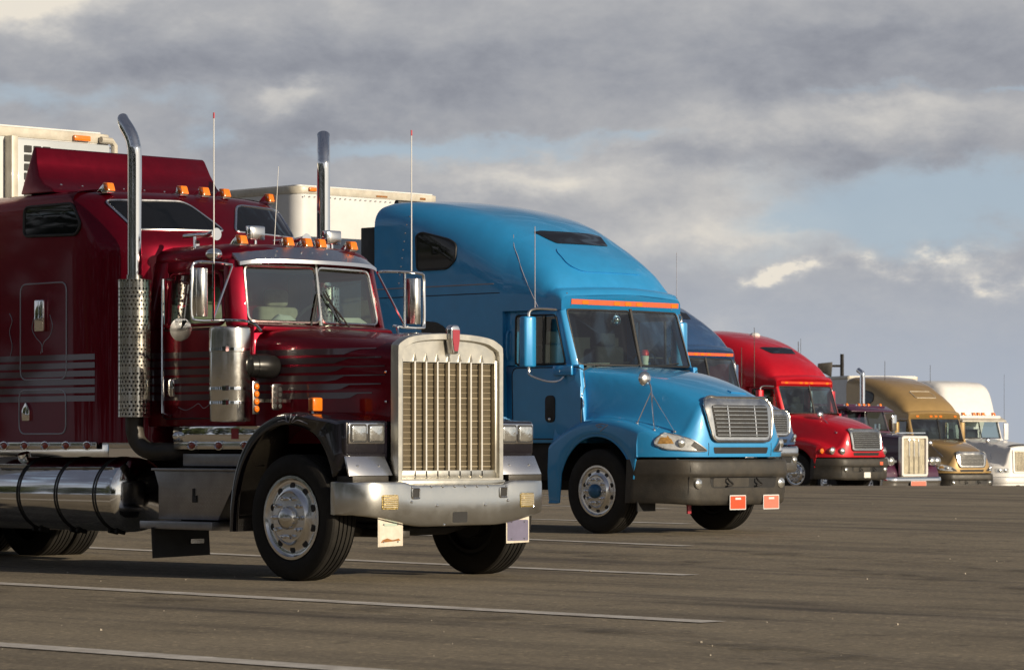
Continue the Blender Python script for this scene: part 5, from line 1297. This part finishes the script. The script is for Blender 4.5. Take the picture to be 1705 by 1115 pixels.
# ---- purple long-nose truck with the tall chrome grille
def classic(name, label, loc, rz, p, sleeper_top=2.95, white=False):
    T = empty(name, loc, rz); tag(T, label, 'truck', 'trucks parked in the angled row')
    ch = G()
    for s in (-1, 1): ch.box(-6.5, .6, s * .43 - .045, s * .43 + .045, .72, 1.0)
    ch.box(-.1, .1, -.9, .9, .42, .56); ch.box(-2.2, .6, -.5, .5, .55, 1.3)
    obj('chassis', ch, 'chassis', T)
    wheel(T, (0, -1.03, .53)); wheel(T, (0, 1.03, .53), far=True)
    for s in (-1, 1): wheel(T, (-5.2, s * 1.05, .53), far=s > 0, dual=True)
    rings = []
    for i in range(9):
        t = i / 8; x = -.95 + t * 1.75; w = .80 - t * .32; zt = 2.12 - .12 * t
        q = [(-w, 1.1), (-w, zt - .15), (-w + .03, zt - .07), (-w + .12, zt - .03), (-w * .4, zt)]
        rings.append([(x, y, z) for y, z in q] + [(x, 0, zt + .005)] + [(x, -y, z) for y, z in reversed(q)])
    hood = obj('hood', G().loft(rings), p, T, sm=42)
    # grille: deep rounded frame
    su = rect(-.56, .56, .80, 2.0, .09, 6); inn = rect(-.45, .45, .90, 1.90, .03, 6)
    g = G().loft([[(.78, a, b) for a, b in su], [(.88, a, b) for a, b in su], [(.905, a * .97, 1.44 + (b - 1.44) * .97) for a, b in su], [(.905, a * 1.05, 1.43 + (b - 1.43) * 1.04) for a, b in inn], [(.86, a, b) for a, b in inn]], cap=False)
    gr = obj('grille_surround', g, 'bright', T, sm=40)
    obj('grille_screen', G().box(.84, .85, -.46, .46, .89, 1.91), 'gmesh_light', gr)
    for i in range(3): obj('grille_bar', G().box(.85, .875, -.205 + i * .20 - .008, -.195 + i * .20 + .008, .90, 1.90), 'chrome', gr, bevel=.004)
    for s in (-1, 1):
        outp = [(-.78, .45), (-.74, .85), (-.60, 1.13), (-.35, 1.33), (0, 1.40), (.35, 1.34), (.60, 1.20), (.74, .95), (.76, .80)]
        inp = [(-.70, .45), (-.66, .82), (-.53, 1.05), (-.31, 1.22), (0, 1.28), (.31, 1.22), (.53, 1.06), (.66, .90), (.68, .80)]
        rg = []
        for (a, b), (c, e) in zip([(q[0], q[2]) for q in smooth([(a, 0, b) for a, b in outp], 3)], [(q[0], q[2]) for q in smooth([(a, 0, b) for a, b in inp], 3)]):
            rg.append([(a, s * .55, b), (a, s * 1.08, b), ((a * .8 + c * .2), s * 1.16, b * .8 + e * .2), (c, s * 1.17, e), (c, s * .55, e)])
        obj('fender', G().loft(rg), p, T, sm=45)
        hp = obj('headlight_pod', G().lathe([(.04, -.22), (.10, -.15), (.125, -.05), (.125, .0)], (.80, s * .86, 1.25), (1, 0, 0), 16).lathe([(.04, -.22), (.10, -.15), (.125, -.05), (.125, .0)], (.80, s * 1.08, 1.25), (1, 0, 0), 16).box(.55, .75, *sorted((s * .60, s * 1.0)), 1.22, 1.28), 'chrome', T)
        for y in (.86, 1.08): obj('headlight', G().lathe([(.115, 0), (.09, .02), (.002, .035)], (.80, s * y, 1.25), (1, 0, 0), 16), 'lamp', hp)
        ac = obj('air_cleaner', G().lathe([(.05, 1.35), (.17, 1.36), (.17, 2.05), (.05, 2.09)], (-.85, s * 1.12, 0), (0, 0, 1), 20), 'chrome', T)
        st = obj('exhaust_stack', G().tube(smooth([(-2.3, s * 1.1, 1.2), (-2.3, s * 1.1, 2.4), (-2.3, s * 1.1, 3.75), (-2.33, s * 1.1, 3.88), (-2.48, s * 1.1, 3.98)], 4), .075, 16), 'chrome', T)
        if st: obj('heat_shield', G().cyl((-2.3, s * 1.1, 1.4), (-2.3, s * 1.1, 2.45), .12, 18), 'steel', st)
        m = obj('mirror', G().box(-1.20, -1.14, s * 1.28 - .09, s * 1.28 + .09, 2.15, 2.62), 'chrome', T, bevel=.015)
        obj('mirror_arm', G().tube([(-1.17, s * .85, 2.66), (-1.17, s * 1.28, 2.68), (-1.17, s * 1.28, 2.1), (-1.1, s * .85, 2.1)], .014, 6), 'chrome', m)
    cg = G().prism([(-2.2, -.92), (-.98, -.92), (-.88, -.8), (-.85, .8), (-.98, .92), (-2.2, .92)], 'xy', 1.1, 2.14)
    cg.box(-2.2, -2.1, -.88, .88, 2.14, 2.72)
    for s in (-1, 1):
        cg.hexa([(-.92, s * .80, 2.14), (-1.0, s * .92, 2.14), (-1.10, s * .92, 2.14), (-1.02, s * .80, 2.14)], [(-1.12, s * .76, 2.74), (-1.2, s * .87, 2.74), (-1.28, s * .87, 2.74), (-1.2, s * .76, 2.74)])
        cg.box(-2.2, -1.95, *sorted((s * .84, s * .90)), 2.14, 2.74)
    cab = obj('cab', cg, p, T, bevel=.015)
    obj('cab_roof', G().prism(rpoly([(-2.22, -.88), (-1.05, -.86), (-1.05, .86), (-2.22, .88)], .12, 5), 'xy', 2.72, 2.88), p, T, bevel=.05, seg=3)
    for s in (-1, 1): pane4(cab, [(-.90 - .06 * (s < 0), -.79 if s < 0 else .01, 2.17), (-.90 - .06 * (s > 0), -.01 if s < 0 else .79, 2.17), (-1.08 - .05 * (s > 0), -.01 if s < 0 else .76, 2.71), (-1.08 - .05 * (s < 0), -.76 if s < 0 else .01, 2.71)], 'windshield_pane', 'glass')
    obj('seats', G().box(-2.05, -1.9, -.65, -.15, 1.9, 2.45).box(-2.05, -1.9, .15, .65, 1.9, 2.45), 'dkseat', cab, bevel=.04)
    vs = obj('sun_visor', G().hexa([(-.80, -.88, 2.70), (-.80, .88, 2.70), (-1.1, .88, 2.84), (-1.1, -.88, 2.84)], [(-.80, -.88, 2.73), (-.80, .88, 2.73), (-1.1, .88, 2.87), (-1.1, -.88, 2.87)]), p, T, bevel=.006)
    for y in (-.7, -.2, 0, .2, .7): marker_light(T, -1.2, y, 2.87)
    sl = obj('sleeper', G().prism(rpoly([(-4.2, -1.12), (-2.35, -1.12), (-2.30, 0), (-2.35, 1.12), (-4.2, 1.12)], .08, 4), 'xy', 1.15, sleeper_top), p, T, bevel=.10, seg=4)
    bu = obj('bumper', grid_bumper(lambda y: 1.02 - .25 * max(0, (y - .85) / .35) ** 2, lambda y: .80, lambda y: .36, 1.2), 'chrome', T, sm=40)
    return T, bu, bvh_of(bu), gr
def purple_truck():
    x, y = on_ray(1486, 92)
    T, bu, Bb, gr = classic('semi_truck', 'purple long-nose truck with tall chrome grille and red front plate', (x, y, -.50), rad(-5), 'purple')
    T.scale = (.96, .96, .96)
    plate(bu, Bb, -.32, .32, .50, .68, 'plate_coral', print_=False)
    whip(T, -2.9, -1.0, 2.9, 4.8, .014, None, mat='bumper_grey'); whip(T, -2.9, -.9, 2.9, 4.9, .008, None, mat='bumper_grey')
    obj('bug_deflector', G().box(.70, .80, -.55, .55, 2.06, 2.09), 'chrome', T)
purple_truck()
def white_truck():
    x, y = on_ray(1664, 106)
    root_z = -.72
    T = empty('semi_truck', (x, y, root_z), rad(-11)); tag(T, 'white truck with rounded high roof and split windscreen at the right edge', 'truck', 'trucks parked in the angled row')
    ch = G()
    for s in (-1, 1): ch.box(-6.5, .9, s * .43 - .045, s * .43 + .045, .72, 1.0)
    ch.box(-.1, .1, -.9, .9, .42, .56); ch.box(-2.2, .9, -.5, .5, .55, 1.3); ch.box(.7, 1.1, -.95, .95, .4, .85)
    obj('chassis', ch, 'chassis', T)
    wheel(T, (0, -1.03, .52), .52, .31); wheel(T, (0, 1.03, .52), .52, .31, far=True)
    for s in (-1, 1): wheel(T, (-5.2, s * 1.05, .52), .52, .31, far=s > 0, dual=True)
    # hood with rounded shoulders and broad fenders
    W = 1.16; rows = []
    ys = [W * math.sin(math.pi / 2 * (-1 + 2 * j / 40)) for j in range(41)]
    for i in range(27):
        s_ = i / 26; row = []
        for y in ys:
            a = abs(y); xf = 1.25 - .40 * (a / W) ** 4; x = -.9 + (xf + .9) * s_
            z0 = 2.10 - .20 * s_ - .06 * s_ ** 4; h = .86 - .26 * s_
            k = sst(a, h, h + .22); zf = 1.36 - .14 * max(0, x) ** 2 - .30 * min(0, x) ** 2
            z = (z0 - .05 * (a / h) ** 2) * (1 - k) + zf * k
            q = min(1, max(0, (a - (W - .14)) / .14)); z -= .12 * (1 - math.sqrt(max(0, 1 - q * q)))
            row.append((x, y, z))
        x = row[0][0]; zb = .52 + math.sqrt(max(0, .65 ** 2 - x * x)) if abs(x) < .65 else .88
        zb = min(zb, row[0][2] - .02)
        rows.append([(x, -W + .01, zb)] + row + [(x, W - .01, zb)])
    for dz in (.05, .4, .8, 1.0):
        rows.append([(q[0] + .05 * dz, q[1], q[2] + (min(.86, q[2]) - q[2]) * dz) for q in rows[26]])
    hood = obj('hood', G().loft(rows, closed=False, cap=False), 'white', T, sm=50, solid=.02)
    Bh = bvh_of(hood)
    g, rim_ = drape(Bh, rect(-.56, .56, .98, 1.74, .06, 5), 'F', .03, .06, skirt=.05); gr = obj('grille_surround', g, 'white', T, sm=50)
    Bg = bvh_of(gr)
    for a, b in ((-.50, -.02), (.02, .50)):
        obj('grille_screen', drape(Bg, rpoly([(a, 1.03), (b, 1.03), (b, 1.66), (a, 1.69)], .03, 3), 'F', .004, .06, skirt=.003)[0], 'gmesh_light', gr)
        for k in range(8):
            y = a + .03 + k * (b - a - .06) / 7; o = obj('grille_bar', G().tube([tuple(cast(Bg, 'F', y, z, .012)) for z in (1.05, 1.35, 1.65)], .011, 6), 'cream', gr)
    for s in (-1, 1):
        hl = obj('headlight', drape(Bh, rect(*sorted((s * .70, s * 1.06)), .99, 1.14, .04, 4), 'F', .012, .05, skirt=.02)[0], 'lens', T)
        for y in (.79, .94): q = cast(Bh, 'F', s * y, 1.065, .014); obj('lamp', G().lathe([(.06, 0), (.06, .01), (.002, .03)], tuple(q), (1, s * .1, 0), 14), 'lamp', hl)
        m = obj('mirror', G().box(-1.16, -1.10, s * 1.30 - .09, s * 1.30 + .09, 2.05, 2.60), 'white', T, bevel=.02)
        obj('mirror_arm', G().tube([(-1.13, s * .9, 2.66), (-1.13, s * 1.30, 2.66), (-1.13, s * 1.30, 2.0), (-1.13, s * .9, 2.0)], .016, 6), 'alu', m)
    obj('bug_shield', drape(Bh, [(1.04, -.56), (1.16, -.56), (1.16, .56), (1.04, .56)], 'T', .03, .1)[0], 'bumper_grey', hood)
    cg = G().prism([(-2.1, -1.0), (-1.0, -1.0), (-.86, -.9), (-.82, .9), (-1.0, 1.0), (-2.1, 1.0)], 'xy', 1.1, 2.08)
    for s in (-1, 1):
        cg.hexa([(-.88, s * .88, 2.08), (-.96, s * .99, 2.08), (-1.08, s * .99, 2.08), (-1.0, s * .88, 2.08)], [(-1.06, s * .84, 2.72), (-1.12, s * .94, 2.72), (-1.24, s * .94, 2.72), (-1.16, s * .84, 2.72)])
    cg.box(-2.1, -2.0, -.95, .95, 2.08, 2.72)
    cab = obj('cab', cg, 'white', T, bevel=.015)
    obj('cab_roof', G().prism(rpoly([(-2.1, -.96), (-.92, -.94), (-.92, .94), (-2.1, .96)], .12, 5), 'xy', 2.70, 2.84), 'white', T, bevel=.05, seg=3)
    obj('sun_visor', G().hexa([(-.72, -.96, 2.63), (-.72, .96, 2.63), (-1.0, .96, 2.75), (-1.0, -.96, 2.75)], [(-.72, -.96, 2.67), (-.72, .96, 2.67), (-1.0, .96, 2.80), (-1.0, -.96, 2.80)]), 'cream', T, bevel=.008)
    for s in (-1, 1): pane4(cab, [(-.86 - .05 * (s < 0), -.87 if s < 0 else .01, 2.11), (-.86 - .05 * (s > 0), -.01 if s < 0 else .87, 2.11), (-1.02 - .04 * (s > 0), -.01 if s < 0 else .83, 2.69), (-1.02 - .04 * (s < 0), -.83 if s < 0 else .01, 2.69)], 'windshield_pane', 'glass')
    obj('seats', G().box(-1.95, -1.8, -.7, -.2, 1.9, 2.4).box(-1.95, -1.8, .2, .7, 1.9, 2.4), 'dkseat', cab, bevel=.04)
    for y in (-.65, -.2, 0.0, .2, .65): marker_light(T, -1.05, y, 2.83, 1.1)
    rg = []
    for x, t, r_ in ((-4.3, 3.98, .3), (-3.4, 4.0, .35), (-2.6, 3.98, .35), (-2.0, 3.93, .35), (-1.75, 3.84, .34), (-1.62, 3.68, .32), (-1.5, 3.40, .28), (-1.38, 3.05, .2), (-1.30, 2.80, .1)):
        w = 1.18 if x < -2 else 1.18 - .25 * (x + 2) ** 1.0
        zb = 1.15 if x < -2.05 else 2.78
        zb = min(zb, t - r_ - .0) if x < -1.3 else t - .12
        half = [(w, zb)] + [(w - r_ + r_ * math.cos(a * math.pi / 12), t - r_ + r_ * math.sin(a * math.pi / 12)) for a in range(7)]
        rg.append([(x, y, z) for y, z in half] + [(x, 0, t + .02)] + [(x, -y, z) for y, z in reversed(half)])
    obj('sleeper', G().loft(rg), 'white', T, sm=45)
    bu = obj('bumper', grid_bumper(lambda y: 1.38 - .05 * y * y - .3 * max(0, (y - .85) / .35) ** 2, lambda y: .85, lambda y: .33, 1.2), 'white', T, sm=40)
    Bb = bvh_of(bu)
    for y in (-.42, .42): obj('bumper_hole', drape(Bb, rect(y - .07, y + .07, .52, .60, .015, 2), 'F', .003, .05, skirt=.003)[0], 'black', bu)
    whip(T, -2.3, -.95, 3.0, 4.5, .010, None, mat='bumper_grey'); whip(T, -1.1, 1.2, 2.6, 4.2, .006, None, mat='bumper_grey')
    H = cast(Bh, 'T', .55, -.85, 0)
    round_hood_mirror(T, .25, -.72, 2.02, [H])
white_truck()
def trailer_c():
    x, y = on_ray(1470, 109)
    trailer('trailer', (x, y, -.72), rad(-27), 1.29, 4.16, 13.0, 'pale trailer roof showing behind the stack of the purple truck')
trailer_c()
def lamp():
    x, y = on_ray(1402, 150)
    r = empty('street_lamp', (x, y, gz(x, y)), TH); tag(r, 'dark street lamp pole with boxy head above the gold truck', 'street lamp')
    obj('pole', G().tube([(0, 0, 0), (0, 0, 6.15)], [.10, .085], 10), 'chassis', r)
    a = obj('arm', G().box(-.55, 0, -.05, .05, 5.55, 5.66), 'chassis', r)
    obj('lamp_head', G().hexa([(-1.1, -.2, 5.42), (-.5, -.2, 5.10), (-.5, .2, 5.10), (-1.1, .2, 5.42)], [(-1.1, -.2, 5.72), (-.45, -.2, 5.78), (-.45, .2, 5.78), (-1.1, .2, 5.72)]), 'bumper_grey', r, bevel=.03)
lamp()
def litter():
    g = G()
    for i in range(90):
        d = 17 + 45 * random.random() ** 1.3; l = (random.random() - .5) * d * .36
        x = CAMX + l * CT - d * ST; y = CAMY + l * ST + d * CT; z = gz(x, y); s = .004 + .010 * random.random() ** 4
        a = random.random() * 6.28; c_, s_ = math.cos(a) * s, math.sin(a) * s
        g.hexa([(x + c_, y + s_, z), (x - s_, y + c_, z), (x - c_, y - s_, z), (x + s_, y - c_, z)], [(x + c_ * .7, y + s_ * .7, z + s), (x - s_ * .7, y + c_ * .7, z + s * .8), (x - c_ * .7, y - s_ * .7, z + s * .9), (x + s_ * .7, y - c_ * .7, z + s * .6)])
    o = obj('grit', g, pmat('pale_stone', (.38, .34, .28), .8)); o['kind'] = 'stuff'; o['label'] = 'pale grit and pebbles scattered over the asphalt'; o['category'] = 'gravel'
litter()

def tree_line():
    """dense row of trees across the lot on the camera's side, seen mirrored in tank, handle and glass"""
    g = G(); rnd = random.Random(3)
    for i in range(57):
        cx = -118 + i * 4.1 + rnd.uniform(-1, 1); cy = -40 + rnd.uniform(-3, 3); hgt = rnd.uniform(14, 20); rx = rnd.uniform(2.6, 4.2)
        g.tube([(cx, cy, -.2), (cx + .2, cy, hgt * .5), (cx, cy, hgt * .8)], [.32, .2, .08], 6)
        for k in range(620):
            u = rnd.uniform(-1, 1); a = rnd.uniform(0, 6.283); r = rnd.uniform(.6, 1.0) ** .5
            q = math.sqrt(1 - u * u) * r * rx * (1 + .25 * math.sin(3 * a + i)); z = hgt * .54 + u * r * hgt * .47
            x = cx + q * math.cos(a); y = cy + q * math.sin(a); s = rnd.uniform(.35, .75)
            n = Vector((rnd.uniform(-1, 1), rnd.uniform(-1, 1), rnd.uniform(-.3, 1))).normalized(); t = n.orthogonal().normalized(); b = n.cross(t)
            c = Vector((x, y, z)); g.add([c + t * s, c + b * s * .6, c - t * s, c - b * s * .6], [(0, 1, 2, 3)])
    o = obj('tree_line', g, pmat('dark_foliage', (.045, .062, .022), .7, var=.4, vscale=.3)); o['kind'] = 'stuff'; o['category'] = 'trees'; o['label'] = 'dense dark green trees mirrored in the maroon truck'
tree_line()
